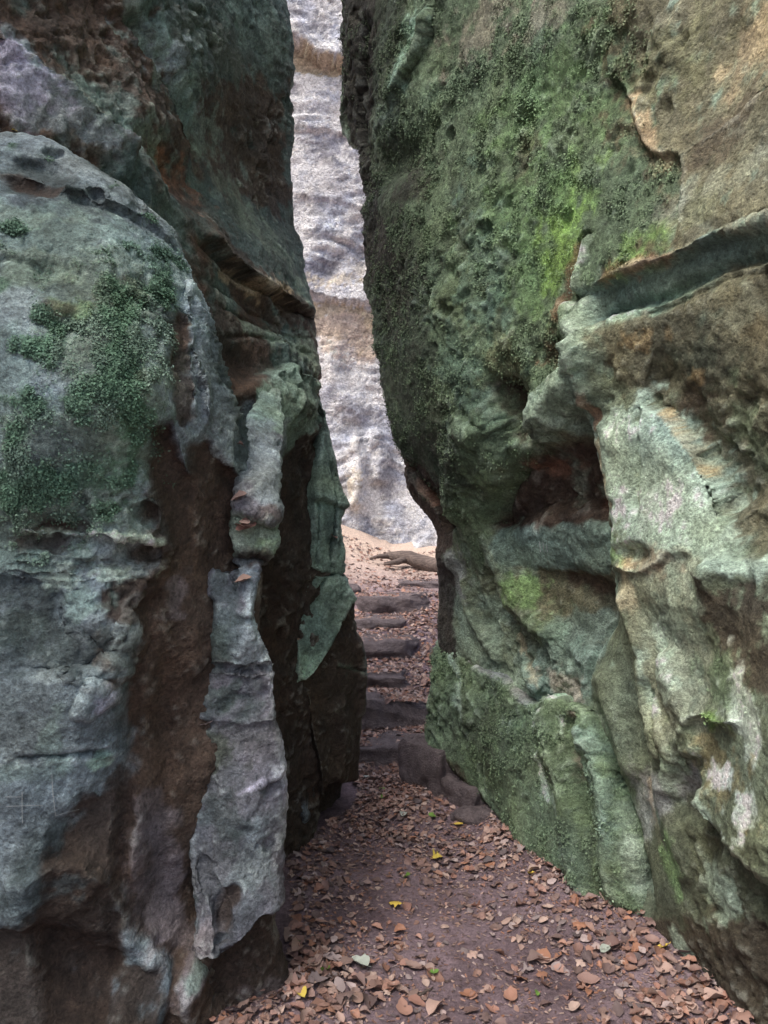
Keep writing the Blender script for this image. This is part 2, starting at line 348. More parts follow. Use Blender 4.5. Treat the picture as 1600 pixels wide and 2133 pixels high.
far_paint = [
    ('blob', (640,40,80,60,0), 'f_slate', 1.2, .6, .9), ('blob', (690,310,40,30,0), 'f_slate', 1.2, .75, .9), ('blob', (680,340,50,20,0), 'f_slate', 1.2, .6, .9),
    ('blob', (660,570,50,40,0), 'f_slate', 1.2, .8, .8), ('blob', (740,560,30,30,0), 'f_tan', 1.2, .4, .9), ('blob', (700,590,80,16,0), 'f_tan', 1.2, .7, .9),
    ('reg', [(560,85),(620,95),(700,135),(800,150),(800,168),(700,162),(600,140),(540,130)], 'f_ochre', .03, .95, .5),
    ('reg', [(600,618),(760,640),(900,650),(900,700),(765,740),(700,700),(640,700)], 'f_ochre', .04, .9, .7), ('reg', [(650,680),(720,650),(768,690),(775,760),(690,740)], 'f_pink', .05, .7, .6),
    ('blob', (735,1010,18,50,0), 'f_ochre', 1.2, .6, .8), ('blob', (810,1000,35,50,0), 'f_slate', 1.2, .7, .8), ('blob', (850,1110,60,40,0), 'f_slate', 1.2, .5, .8), ('blob', (730,870,40,60,0), 'f_slate', 1.2, .35, .9),
    ('reg', [(640,1030),(700,1060),(900,1150),(900,1220),(600,1220)], 'f_slate', .12, .5, .8)]
for k, v in dict(f_slate=(140,142,154), f_tan=(190,180,160), f_ochre=(190,176,152), f_pink=(190,176,166), f_white=(218,218,221), f_grey=(186,188,194)).items(): PAL[k] = np.clip(srgb(v)*.95, 0, .66)
far_cliff = far_face.build('far_cliff', [('w',-4.5,9.3,.2),('w',4.5,9.3,.2),('w',4.5,9.3,11),('w',1.5,9.3,11.6),('w',-2,9.3,11.2),('w',-4.5,9.3,11)], far_relief, far_paint, .028, R=.4, margin=.3, K=5, under=.1, jitter=.05, ground=('f_white','f_grey'), rough=.75, strata=.08, mat=M_FAR, seed=3, warp=3, fine=(-1.8,1.6,-2,6.8), lichen=0, con=.40, ctr_=.40)
tag(far_cliff, 'pale grey sunlit sandstone cliff seen beyond the gap with ochre ledges', 'cliff', kind='thing')

# ------------------------------------------------------------------ left cliff: the dark upper wall and the cracked pillar under it
left_face = Face((-.125,4.0,0), (.47,.88), .09, [(-300,0,2.1),(-300,600,2.0),(-300,1400,2.1),(0,0,2.5),(0,300,2.42),(300,0,3.0),(300,300,2.85),(580,0,4.15),(600,300,4.1),(640,600,4.1),(450,600,3.2),(560,830,3.35),(655,850,3.75),(600,1000,3.5),(690,1000,3.8),(715,1100,3.85),
    (620,1300,3.5),(740,1300,3.85),(755,1450,3.9),(640,1600,3.45),(740,1640,3.9),(620,1740,3.4),(400,800,2.9),(200,800,2.6),(300,1500,2.9),(0,1200,2.6),(640,1900,3.4),(750,1900,3.9)])
left_out = [('w',-2.7,-.85,-.4),(520,2100),(600,1980),(690,1640),(700,1450),(690,1250),(680,1085),(680,930),(676,850),(668,800),(661,735),(655,680),(650,620),(640,520),(624,400),(612,250),(602,130),(594,0),(585,-150),(570,-420),('w',-1.0,4.2,5.6),('w',-1.4,3.5,7.4),('w',-1.9,2.6,9.6),('w',-2.5,1.0,9.3),('w',-3.1,-.85,8.7)]  # unseen top and near end raised and extended to block sun and sky
left_relief = [
    # big diagonal facets of the upper wall
    ('scarp', [(250,10),(300,90),(345,160),(420,300),(425,380)], -.10, .30, 1), ('reg', [(0,90),(120,180),(230,260),(330,350),(360,420),(280,400),(150,330),(0,270)], .05, .10), ('scarp', [(-60,60),(60,150),(160,240),(280,330)], .06, .15, -1),
    ('blob', (370,110,70,90,0), .07), ('blob', (560,60,50,110,0), .06), ('blob', (520,350,90,120,0), -.08), ('blob', (250,60,90,90,0), -.05), ('blob', (380,350,60,60,0), -.08), ('blob', (600,720,50,60,0), .04),
    ('scarp', [(400,470),(470,540),(560,605),(655,665)], .07, .12, 1), ('vline', [(400,500),(480,560),(560,610),(655,670)], -.04, .025),
    ('vline', [(430,590),(520,640),(600,680)], -.02, .02), ('vline', [(460,700),(520,700),(600,720),(655,740)], -.02, .018), ('vline', [(440,630),(520,670),(600,700),(660,705)], -.018, .016), ('blob', (560,660,60,35,-15), -.06), ('blob', (500,760,50,40,0), -.05),
    ('scarp', [(480,830),(540,790),(600,770),(665,820)], .05, .15, -1), ('blob', (610,860,55,70,0), .08)]
left_paint = [
    ('reg', [(150,-50),(600,-50),(610,250),(640,500),(655,650),(560,620),(430,520),(330,380),(240,250),(120,120)], 'slategreen', .10, .8, .6),
    ('reg', [(180,-60),(280,0),(330,110),(380,220),(420,300),(400,380),(330,330),(200,180),(80,80),(60,-60)], 'brown', .08, .85, .7),
    ('blob', (250,60,110,80,0), 'brown', 1.2, .8, .8), ('blob', (390,360,50,45,0), 'rust', 1.2, .7, .8), ('reg', [(430,190),(560,170),(600,330),(620,430),(540,400),(450,330)], 'brown', .08, .75, .8), ('blob', (500,560,120,50,-30), 'brown', 1.2, .7, .8), ('blob', (520,780,60,70,0), 'brown', 1.2, .8, .6), ('blob', (470,700,40,90,0), 'dkbrown', 1.2, .8, .6), ('blob', (600,640,70,35,-10), 'brown', 1.2, .8, .7),
    ('reg', [(0,60),(60,110),(160,210),(250,300),(230,330),(140,300),(0,250)], 'grey', .06, .8, .8), ('blob', (10,170,90,90,0), 'lav', 1.2, .8, .7), ('blob', (360,120,50,55,0), 'grey', 1.2, .8, .9), ('blob', (310,50,40,50,0), 'gg', 1.2, .6, .9), ('blob', (270,250,110,60,0), 'gg', 1.2, .6, .9),
    ('blob', (540,60,50,70,0), 'gg', 1.2, .6, .9), ('blob', (430,230,70,50,0), 'gg', 1.2, .55, 1), ('reg', [(530,930),(640,900),(690,960),(700,1900),(500,1900),(520,1100)], 'dkbrown', .03, .9, .5), ('blob', (545,450,80,60,-30), 'algae', 1.2, .5, .9), ('line', [(450,560),(540,600),(600,600)], 'tan', .04, .5, .9),
    ('reg', [(520,820),(570,760),(640,790),(680,850),(660,890),(610,920),(570,980),(540,1000),(510,900)], 'mintdull', .03, .85, .6), ('line', [(480,660),(560,700),(650,735)], 'algae', .04, .7, .8), ('blob', (640,730,30,50,0), 'algae', 1.2, .7, .8),
    ('reg', [(500,830),(560,860),(590,940),(560,1000),(500,1000)], 'grey', .04, .8, .7), ('blob', (610,855,30,22,0), 'dkmoss', 1.2, .8, .8)]

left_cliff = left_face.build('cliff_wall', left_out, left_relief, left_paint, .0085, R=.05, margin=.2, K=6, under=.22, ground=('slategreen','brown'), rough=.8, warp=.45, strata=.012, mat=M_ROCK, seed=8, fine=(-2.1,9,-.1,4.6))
tag(left_cliff, 'dark leaning sandstone wall left of the gap, brown and grey, above the boulder', 'rock wall', kind='thing')

# ------------------------------------------------------------------ cracked pillar at the left edge of the gap
pillar_face = Face((-.2,3.7,1.0), (.9,.436), .05, [(560,960,3.55),(600,1000,3.58),(640,1000,3.60),(690,1000,3.68),(715,1100,3.74),(620,1300,3.5),(740,1300,3.74),(755,1450,3.8),(640,1600,3.45),(740,1640,3.84),(620,1740,3.42),(670,860,3.74),(750,1850,3.9),(560,1700,3.4),(620,870,3.6),(540,1300,3.42),(560,2050,3.4)])
pillar_out = [(545,2150),(690,2000),(738,1800),(748,1640),(752,1560),(763,1450),(764,1380),(750,1310),(737,1250),(727,1215),(717,1170),(716,1110),(714,1080),(723,1052),(712,1005),(700,930),(688,868),(676,835),(650,818),(610,850),(570,900),(535,960),(530,1300),(530,1700)]
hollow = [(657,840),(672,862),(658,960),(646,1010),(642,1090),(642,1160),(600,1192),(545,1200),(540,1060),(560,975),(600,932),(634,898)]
pillar_relief = [
    ('reg', hollow, -.17, .016), ('reg', [(535,1185),(606,1192),(606,1300),(604,1430),(540,1430)], -.12, .03), ('line', [(612,1000),(615,1080),(618,1170)], .05, .03),
    ('vline', [(667,850),(664,930),(652,1010),(645,1090),(640,1190)], -.09, .022), ('vline', [(688,955),(697,1040),(696,1100),(686,1197)], -.06, .011), ('vline', [(664,1035),(661,1110),(655,1185)], -.035, .010),
    ('scarp', [(652,1038),(668,1036),(700,1050),(730,1054)], .045, .06, 1), ('scarp', [(697,1050),(697,1110),(690,1190)], .02, .04, 1), ('scarp', [(662,1050),(660,1110),(655,1180)], .025, .05, 1),
    ('vline', [(560,1180),(610,1184),(650,1190),(690,1196),(745,1194)], -.07, .013), ('vline', [(684,1200),(660,1236),(632,1270),(612,1320)], -.05, .010), ('reg', [(612,1190),(632,1195),(636,1225),(622,1250),(608,1240)], -.12, .010),
    ('scarp', [(600,1428),(640,1412),(662,1385),(690,1325),(728,1255),(750,1225)], .035, .10, 1), ('vline', [(632,1440),(645,1530),(665,1620),(674,1720)], -.07, .018), ('line', [(700,1450),(718,1560),(700,1640)], .05, .05), ('reg', [(598,1440),(632,1440),(645,1540),(660,1640),(660,1760),(590,1760)], -.05, .02),
    ('reg', [(690,1650),(745,1640),(800,1700),(780,1850),(670,1850),(655,1740)], -.20, .04), ('blob', (636,1690,18,50,0), .06), ('vline', [(700,1392),(760,1396)], -.02, .012), ('line', [(745,1330),(757,1400),(752,1500)], .03, .03), ('blob', (700,980,22,60,0), .02)]
pillar_paint = [
    ('reg', [(500,780),(700,800),(725,1060),(715,1200),(760,1250),(690,1330),(655,1412),(605,1432),(600,1290),(618,1190),(645,1000),(600,930),(560,1000)], 'mintdull', .03, .8, .6),
    ('blob', (700,940,28,80,0), 'slategreen', 1.2, .6, .6), ('blob', (690,1120,30,50,0), 'slategreen', 1.2, .6, .8), ('blob', (640,1380,30,30,0), 'mint', 1.2, .4, .8), ('blob', (610,855,30,22,0), 'dkmoss', 1.2, .8, .8), ('blob', (640,860,40,40,0), 'algae', 1.2, .6, .8), ('blob', (700,1250,30,30,0), 'slategreen', 1.2, .5, .8),
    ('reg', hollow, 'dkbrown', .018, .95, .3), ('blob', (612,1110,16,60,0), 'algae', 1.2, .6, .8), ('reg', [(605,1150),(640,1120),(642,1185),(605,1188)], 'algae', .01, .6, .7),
    ('reg', [(530,1190),(606,1194),(604,1432),(540,1432)], 'brown', .02, .8, .5), ('blob', (592,1260,10,60,0), 'grey', 1.2, .5, .7),
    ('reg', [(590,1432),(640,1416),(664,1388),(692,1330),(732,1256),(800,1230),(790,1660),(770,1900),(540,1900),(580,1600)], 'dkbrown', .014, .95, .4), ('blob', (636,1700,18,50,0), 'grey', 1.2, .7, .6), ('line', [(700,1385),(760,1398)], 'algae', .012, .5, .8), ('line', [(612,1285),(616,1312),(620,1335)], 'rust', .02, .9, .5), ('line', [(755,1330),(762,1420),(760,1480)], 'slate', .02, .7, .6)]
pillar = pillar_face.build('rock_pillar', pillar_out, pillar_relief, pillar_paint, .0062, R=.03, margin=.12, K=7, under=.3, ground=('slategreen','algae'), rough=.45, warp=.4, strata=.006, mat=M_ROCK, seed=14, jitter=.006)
tag(pillar, 'cracked green-grey rock pillar with a dark brown foot at the left edge of the gap', 'rock pillar', kind='thing')

# ------------------------------------------------------------------ left boulder in the foreground
boulder_face = Face((-.6,2.2,1.5), (.985,.17), .0, [(-300,260,2.35),(-300,500,2.05),(-300,1000,1.98),(-300,2000,1.92),(0,270,2.42),(0,400,2.2),(0,550,2.08),(0,800,2.0),(0,1100,2.03),(0,1500,2.0),(0,1900,1.97),(200,330,2.46),(200,450,2.27),(200,600,2.14),(200,900,2.05),(200,1500,2.06),
    (300,420,2.5),(300,520,2.3),(400,560,2.56),(350,800,2.18),(420,700,2.42),(470,800,2.5),(500,950,2.52),(450,950,2.4),(350,900,2.2),(380,1300,2.24),(300,1500,2.2),(300,2000,2.15),(430,1300,2.3),(400,1600,2.22),(450,1600,2.26),(540,1100,2.58),(540,1300,2.48),(200,1900,2.03),(450,2050,2.25),(490,1200,2.45),(300,2200,1.98),(0,2200,1.9)])
boulder_out = [(-420,250),(-200,240),(0,261),(90,276),(180,312),(260,366),(310,402),(358,452),(394,515),(425,600),(450,690),(480,790),(505,880),(514,945),(516,1003),(540,1060),(548,1160),(550,1260),(530,1400),(460,1700),(470,2000),(480,2300),(-420,2300)]
brown_strip = [(308,895),(352,880),(362,920),(392,985),(402,925),(438,912),(470,955),(500,1003),(600,1050),(600,1400),(560,2350),(330,2350),(345,2060),(300,1985),(255,1900),(238,1800),(246,1650),(243,1480),(262,1400),(296,1330),(300,1260),(330,1210),(362,1135),(352,1085),(340,1030),(315,960)]
boulder_relief = [
    ('reg', brown_strip, -.08, .02), ('line', [(350,1000),(345,1250),(300,1500),(290,1900)], .03, .05), ('line', [(420,960),(410,1200),(400,1450)], .025, .035), ('line', [(330,1300),(325,1600),(330,1900),(350,2050)], -.03, .03),
    ('scarp', [(100,385),(165,402),(240,428),(300,455),(360,497),(392,540),(408,590)], .045, .10, 1), ('vline', [(150,400),(240,430),(310,462),(365,503),(395,545),(405,580)], -.035, .02), ('vline', [(280,385),(296,420),(292,445)], -.03, .015),
    ('scarp', [(385,560),(402,650),(420,740),(436,830),(440,900)], .05, .12, 1), ('scarp', [(360,600),(385,640),(400,700),(412,800),(405,880)], .035, .08, -1),
    ('reg', [(352,660),(385,650),(400,760),(410,860),(385,880),(352,760)], -.03, .02),
    ('line', [(0,1102),(120,1108),(240,1114),(355,1128)], .020, .014), ('scarp', [(0,1108),(120,1114),(240,1120),(360,1136)], .025, .10, 1), ('blob', (120,1120,110,28,0), -.05), ('blob', (300,1150,60,26,0), -.04),
    ('vline', [(0,1178),(160,1182),(320,1194)], -.013, .010), ('vline', [(0,1198),(160,1200),(330,1208)], -.012, .010), ('vline', [(0,1160),(160,1166),(310,1180)], -.009, .009), ('vline', [(0,1215),(160,1216),(300,1222)], -.010, .010),
    ('vline', [(18,1578),(60,1580),(110,1577),(165,1576),(205,1576),(235,1574)], -.030, .010), ('scarp', [(0,1400),(100,1396),(190,1390),(250,1340)], -.03, .10, 1),
    ('scarp', [(150,1500),(175,1460),(190,1430),(215,1440),(240,1475)], .03, .09, -1), ('line', [(115,1215),(125,1290),(150,1330)], -.02, .02), ('reg', [(-50,1210),(112,1212),(125,1300),(150,1330),(-50,1390)], -.015, .015),
    ('reg', [(120,1720),(165,1690),(200,1680),(235,1600),(260,1700),(250,1950),(160,2350),(110,2350),(60,1990),(90,1830)], -.05, .03), ('scarp', [(0,1840),(60,1830),(110,1810),(180,1820),(235,1860)], .04, .10, -1), ('reg', [(-300,1960),(60,1960),(140,1990),(250,2000),(340,2080),(340,2400),(-300,2400)], -.08, .05),
    ('blob', (395,2070,40,75,15), .10), ('blob', (330,1960,40,50,0), .06), ('blob', (60,340,70,14,0), -.05), ('blob', (40,375,55,18,0), -.05), ('blob', (105,312,22,9,0), -.05), ('blob', (205,405,14,12,0), -.05),
    ('blob', (100,560,60,25,0), -.03), ('blob', (120,680,60,30,0), -.035), ('blob', (250,610,45,45,0), -.03), ('blob', (270,780,22,25,0), -.03), ('blob', (320,1070,25,25,0), -.06), ('blob', (150,850,120,90,0), .04), ('blob', (60,960,90,60,0), .03), ('blob', (210,1180,60,20,0), -.02), ('reg', [(150,1060),(180,1030),(200,1060),(170,1110),(80,1110),(60,1080)], -.035, .02)]
boulder_paint = [
    ('reg', [(-300,380),(100,420),(260,460),(370,520),(400,640),(360,800),(340,1000),(300,1110),(-300,1110)], 'gg', .08, .6, .7),
    ('blob', (90,560,130,60,0), 'algae', 1.2, .6, .9, .7), ('blob', (60,440,120,30,0), 'algae', 1.2, .45, .9), ('reg', [(60,700),(160,620),(240,560),(300,600),(340,700),(330,900),(300,1000),(200,1100),(0,1080),(0,880),(120,830)], 'algae', .10, .6, .8, .75),
    ('blob', (40,660,60,70,0), 'grey', 1.2, .7, .7), ('blob', (110,800,70,40,0), 'grey', 1.2, .7, .7), ('blob', (120,930,70,45,0), 'slate', 1.2, .6, .8), ('blob', (340,640,40,50,0), 'slate', 1.2, .6, .8), ('blob', (130,640,45,20,0), 'bright', 1.2, .35, .8),
    # clumps of leafy moss
    ('blob', (80,735,45,30,0), 'leafmoss', 1.2, .9, .9, 1), ('blob', (110,690,26,50,20), 'leafmoss', 1.2, .8, .9, 1), ('reg', [(225,590),(260,580),(270,660),(250,760),(300,800),(310,900),(290,1000),(265,960),(250,880),(225,840),(235,750),(215,680)], 'leafmoss', .04, .95, .8, 1), ('blob', (200,820,70,35,30), 'leafmoss', 1.2, .85, .9, 1), ('blob', (60,850,70,30,0), 'leafmoss', 1.2, .85, .9, 1), ('blob', (20,900,40,40,0), 'leafmoss', 1.2, .8, .9, 1),
    ('blob', (60,1020,90,40,0), 'leafmoss', 1.2, .9, .8, 1), ('blob', (200,1000,80,40,0), 'leafmoss', 1.2, .8, .9, 1), ('blob', (210,1070,55,28,0), 'leafmoss', 1.2, .9, .8, 1), ('blob', (330,600,40,30,-40), 'leafmoss', 1.2, .9, .8, 1), ('blob', (340,520,40,20,-30), 'leafmoss', 1.2, .8, .8, 1), ('blob', (300,530,60,20,-20), 'leafmoss', 1.2, .5, .9, .8), ('blob', (20,300,18,14,0), 'leafmoss', 1.2, .9, .7, 1), ('blob', (95,325,16,8,0), 'leafmoss', 1.2, .8, .7, 1), ('blob', (325,460,18,10,0), 'leafmoss', 1.2, .9, .7, 1), ('blob', (40,465,45,12,0), 'leafmoss', 1.2, .7, .8, .8), ('blob', (15,610,25,20,0), 'leafmoss', 1.2, .7, .8, .8), ('blob', (240,385,10,8,0), 'leafmoss', 1.2, .8, .7, .8),
    ('reg', brown_strip, 'brown', .02, .95, .4), ('line', [(345,950),(345,1150),(335,1250)], 'brown', .03, .7, .5), ('line', [(300,1650),(310,1800),(330,2000)], 'purple', .06, .6, .7), ('line', [(370,1200),(365,1300)], 'purple', .03, .6, .6), ('line', [(350,1700),(350,1900),(360,2050)], 'purple', .05, .6, .8),
    ('reg', [(352,660),(385,650),(400,760),(410,860),(385,880),(352,760)], 'brown', .015, .7, .6), ('blob', (375,690,22,50,0), 'brown', 1.2, .9, .6),
    ('blob', (70,375,60,18,0), 'dkbrown', 1.2, .85, .6), ('blob', (30,360,60,14,0), 'dkbrown', 1.2, .7, .6), ('blob', (265,600,28,35,0), 'brown', 1.2, .6, .8), ('blob', (115,640,40,16,0), 'brown', 1.2, .5, .8), ('blob', (282,785,14,22,0), 'dkbrown', 1.2, .8, .6), ('blob', (325,1065,22,26,0), 'dkbrown', 1.2, .95, .5), ('blob', (110,1095,80,16,0), 'dkbrown', 1.2, .85, .6), ('blob', (85,1130,60,20,0), 'dkbrown', 1.2, .7, .7), ('blob', (310,1150,50,24,0), 'dkbrown', 1.2, .8, .7),
    ('line', [(0,1102),(120,1108),(240,1114),(355,1128)], 'palegreen', .012, .8, .5), ('blob', (60,1160,140,30,0), 'gg', 1.2, .6, .8), ('blob', (200,1200,140,26,0), 'palegreen', 1.2, .5, .9),
    ('reg', [(225,1240),(330,1200),(310,1290),(260,1300),(225,1290)], 'dkbrown', .02, .9, .6), ('blob', (210,1370,30,40,0), 'brown', 1.2, .8, .7), ('blob', (225,1430,40,16,0), 'brown', 1.2, .8, .7), ('blob', (180,1260,60,40,0), 'gg', 1.2, .7, .7), ('blob', (40,1320,90,50,0), 'slategreen', 1.2, .5, .9),
    ('reg', [(-300,1400),(150,1400),(240,1480),(245,1640),(160,1700),(-300,1760)], 'grey', .05, .6, .7), ('blob', (205,1470,30,25,0), 'lav', 1.2, .6, .7), ('blob', (205,1600,22,18,0), 'mint', 1.2, .6, .8), ('blob', (110,1540,40,80,0), 'gg', 1.2, .5, .9), ('blob', (60,1620,120,30,0), 'gg', 1.2, .4, .9),
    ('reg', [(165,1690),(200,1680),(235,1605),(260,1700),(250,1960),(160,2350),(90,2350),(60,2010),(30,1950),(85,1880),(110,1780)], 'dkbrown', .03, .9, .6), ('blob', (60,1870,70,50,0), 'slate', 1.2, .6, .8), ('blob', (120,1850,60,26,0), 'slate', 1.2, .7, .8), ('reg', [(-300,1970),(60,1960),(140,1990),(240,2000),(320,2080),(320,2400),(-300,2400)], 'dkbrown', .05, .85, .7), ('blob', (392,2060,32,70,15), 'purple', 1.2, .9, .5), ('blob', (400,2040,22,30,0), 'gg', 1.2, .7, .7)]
PAL['leafmoss'] = alb((64,86,70)); PAL['purple'] = alb((84,80,82)); PAL['palegreen'] = alb((118,132,120))
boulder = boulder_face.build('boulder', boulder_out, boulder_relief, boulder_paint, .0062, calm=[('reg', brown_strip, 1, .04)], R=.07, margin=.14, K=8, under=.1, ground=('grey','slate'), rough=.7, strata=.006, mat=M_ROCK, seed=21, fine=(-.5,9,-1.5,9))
tag(boulder, 'big rounded grey boulder filling the left foreground with clumps of leafy green moss', 'boulder')

# ------------------------------------------------------------------ slab-like pillar leaning beside the boulder
slab_face = Face((-.3,2.35,1.2), (.97,.24), .0, [(560,800,3.3),(540,850,2.95),(520,930,2.66),(575,960,2.66),(560,1050,2.5),(540,1120,2.5),(520,1240,2.4),(500,1330,2.33),(560,1400,2.38),(420,1400,2.37),(400,1700,2.31),(500,1700,2.27),(597,1700,2.4),(480,1900,2.2),(590,1900,2.3),(500,2150,2.2),(590,2150,2.28),(400,2100,2.2),(430,1250,2.38)])
slab_out = [(508,905),(522,850),(540,815),(575,805),(598,850),(596,905),(590,935),(574,966),(578,1015),(588,1068),(580,1085),(572,1092),(578,1112),(575,1166),(546,1178),(541,1200),(540,1290),(560,1335),(582,1385),(583,1480),(598,1600),(600,1680),(596,1760),(590,1890),(597,2000),(604,2100),(600,2350),(400,2350),(384,2050),(388,1900),(394,1600),(408,1400),(418,1230),(446,1186),(476,1196),(494,1235),(500,1190),(500,1160),(494,1100),(498,1030)]
slab_relief = [
    ('scarp', [(500,1070),(530,1070),(560,1082),(585,1078)], .05, .06, 1), ('vline', [(480,1172),(540,1176),(600,1172)], -.08, .03), ('blob', (535,1190,20,12,0), .02),
    ('vline', [(405,1398),(460,1394),(520,1402),(555,1400),(590,1386)], -.03, .010), ('scarp', [(400,1500),(430,1490),(480,1498),(540,1502),(585,1494)], .012, .05, 1), ('line', [(432,1240),(420,1330),(415,1400)], -.04, .02),
    ('reg', [(380,1985),(440,1990),(470,1990),(512,1962),(548,1920),(600,1890),(640,1900),(640,2400),(380,2400)], -.10, .014), ('scarp', [(470,1985),(512,1960),(548,1918),(595,1890)], .03, .05, 1),
    ('reg', [(452,1905),(458,1862),(500,1850),(498,1880),(472,1905),(465,1960),(455,1950)], -.025, .02), ('line', [(425,1780),(440,1850),(460,1900),(468,1985)], -.035, .014), ('scarp', [(540,1625),(570,1615),(585,1590)], .025, .05, 1), ('line', [(520,1200),(520,1300)], .03, .03), ('line', [(575,1400),(585,1600),(590,1800)], .02, .03),
    ('reg', [(380,1930),(420,1930),(460,1950),(465,2030),(440,2110),(380,2110)], .06, .03)]
slab_paint = [
    ('reg', [(500,780),(610,780),(600,900),(560,900),(500,880)], 'mintdull', .03, .8, .7), ('reg', [(500,870),(560,880),(585,940),(590,1070),(540,1060),(500,1010)], 'grey', .04, .8, .5), ('reg', [(490,1075),(530,1072),(582,1090),(578,1168),(540,1172),(490,1170)], 'algae', .02, .9, .5), ('blob', (545,1140,25,22,0), 'bright', 1.2, .25, .8), ('blob', (560,1065,25,14,0), 'brown', 1.2, .5, .7), ('line', [(500,1172),(540,1176),(590,1172)], 'dkbrown', .03, .8, .6),
    ('reg', [(500,1185),(540,1190),(538,1290),(570,1340),(582,1395),(480,1395),(470,1340),(500,1290)], 'grey', .03, .75, .7), ('reg', [(420,1220),(450,1180),(495,1240),(490,1330),(450,1390),(410,1390)], 'slate', .03, .8, .7), ('blob', (450,1340,30,50,0), 'slategreen', 1.2, .5, .8),
    ('reg', [(405,1510),(580,1510),(600,1650),(590,1880),(500,1950),(390,1950),(392,1650)], 'greyp', .04, .65, .8), ('blob', (440,1560,60,50,0), 'dkmoss', 1.2, .65, .8), ('blob', (470,1680,60,70,0), 'slate', 1.2, .6, 1), ('blob', (540,1620,35,12,15), 'lav', 1.2, .8, .6), ('blob', (540,1800,50,90,0), 'grey', 1.2, .6, .8), ('blob', (470,1450,60,30,0), 'slategreen', 1.2, .6, 1), ('line', [(580,1400),(586,1500),(596,1650),(594,1760)], 'lav', .02, .6, .7),
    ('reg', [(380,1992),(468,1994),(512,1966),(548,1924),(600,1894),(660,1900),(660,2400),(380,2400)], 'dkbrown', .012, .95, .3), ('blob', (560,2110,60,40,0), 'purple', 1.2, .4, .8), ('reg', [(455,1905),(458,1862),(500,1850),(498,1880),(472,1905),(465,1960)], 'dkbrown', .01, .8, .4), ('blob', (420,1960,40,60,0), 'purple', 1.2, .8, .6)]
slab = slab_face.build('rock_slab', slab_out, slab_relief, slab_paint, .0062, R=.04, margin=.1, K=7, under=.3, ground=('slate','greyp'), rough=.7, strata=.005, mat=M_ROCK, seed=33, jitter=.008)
tag(slab, 'narrow upright grey rock slab with a pale knob on top, wedged beside the boulder', 'rock slab', kind='thing')

# ------------------------------------------------------------------ right wall
right_face = Face((.5,2.9,1.5), (.53,-.848), -.06, [(720,0,4.15),(850,0,3.6),(1000,0,3.2),(1200,0,2.75),(1400,0,2.4),(1600,0,2.15),(745,330,4.1),(800,300,3.75),(1000,300,3.15),(1200,300,2.75),(1400,300,2.4),(1600,300,2.1),
    (765,600,4.0),(850,600,3.5),(1000,600,3.1),(1200,600,2.75),(1400,600,2.35),(1600,560,2.05),(820,900,3.9),(900,900,3.5),(1000,900,3.2),(1200,900,2.85),(1400,900,2.45),(1600,900,2.12),(905,1150,4.0),(960,1150,3.7),(1100,1150,3.25),(1300,1150,2.72),(1500,1150,2.28),(1600,1150,2.1),
    (910,1300,4.1),(980,1350,3.85),(1100,1400,3.45),(1250,1400,2.98),(1400,1400,2.5),(1600,1400,2.05),(1010,1690,3.9),(1150,1700,3.4),(1300,1700,2.9),(1450,1700,2.42),(1600,1700,2.05),(1320,1935,2.78),(1450,1930,2.42),(1600,1930,2.08),(1530,2110,2.32),(1600,2133,2.15),
    (2100,600,1.25),(2100,1400,1.25),(2100,0,1.3),(2100,2100,1.3),(1000,-500,3.1),(1500,-500,2.2)])
right_out = [(905,1140),(897,1105),(885,1078),(868,1055),(850,1010),(838,960),(818,905),(800,830),(782,740),(768,660),(757,580),(752,480),(742,390),(735,320),(714,290),(706,200),(709,120),(704,40),(704,-60),(700,-300),('w',.05,3.8,5.3),('w',.6,2.8,6.2),('w',1.1,1.9,6.8),('w',1.3,.9,6.2),('w',1.4,.5,4),('w',1.4,.5,-.5),('w',1.3,1.9,-.6),('w',.9,2.9,-.6),(1000,2050),(905,1750),(900,1500),(906,1400),(909,1300),(906,1220)]
niche = [(1060,945),(1110,925),(1170,900),(1215,900),(1235,960),(1262,1040),(1270,1100),(1260,1200),(1280,1300),(1240,1350),(1180,1340),(1110,1280),(1060,1200),(1010,1110),(1020,1060),(1045,1000)]
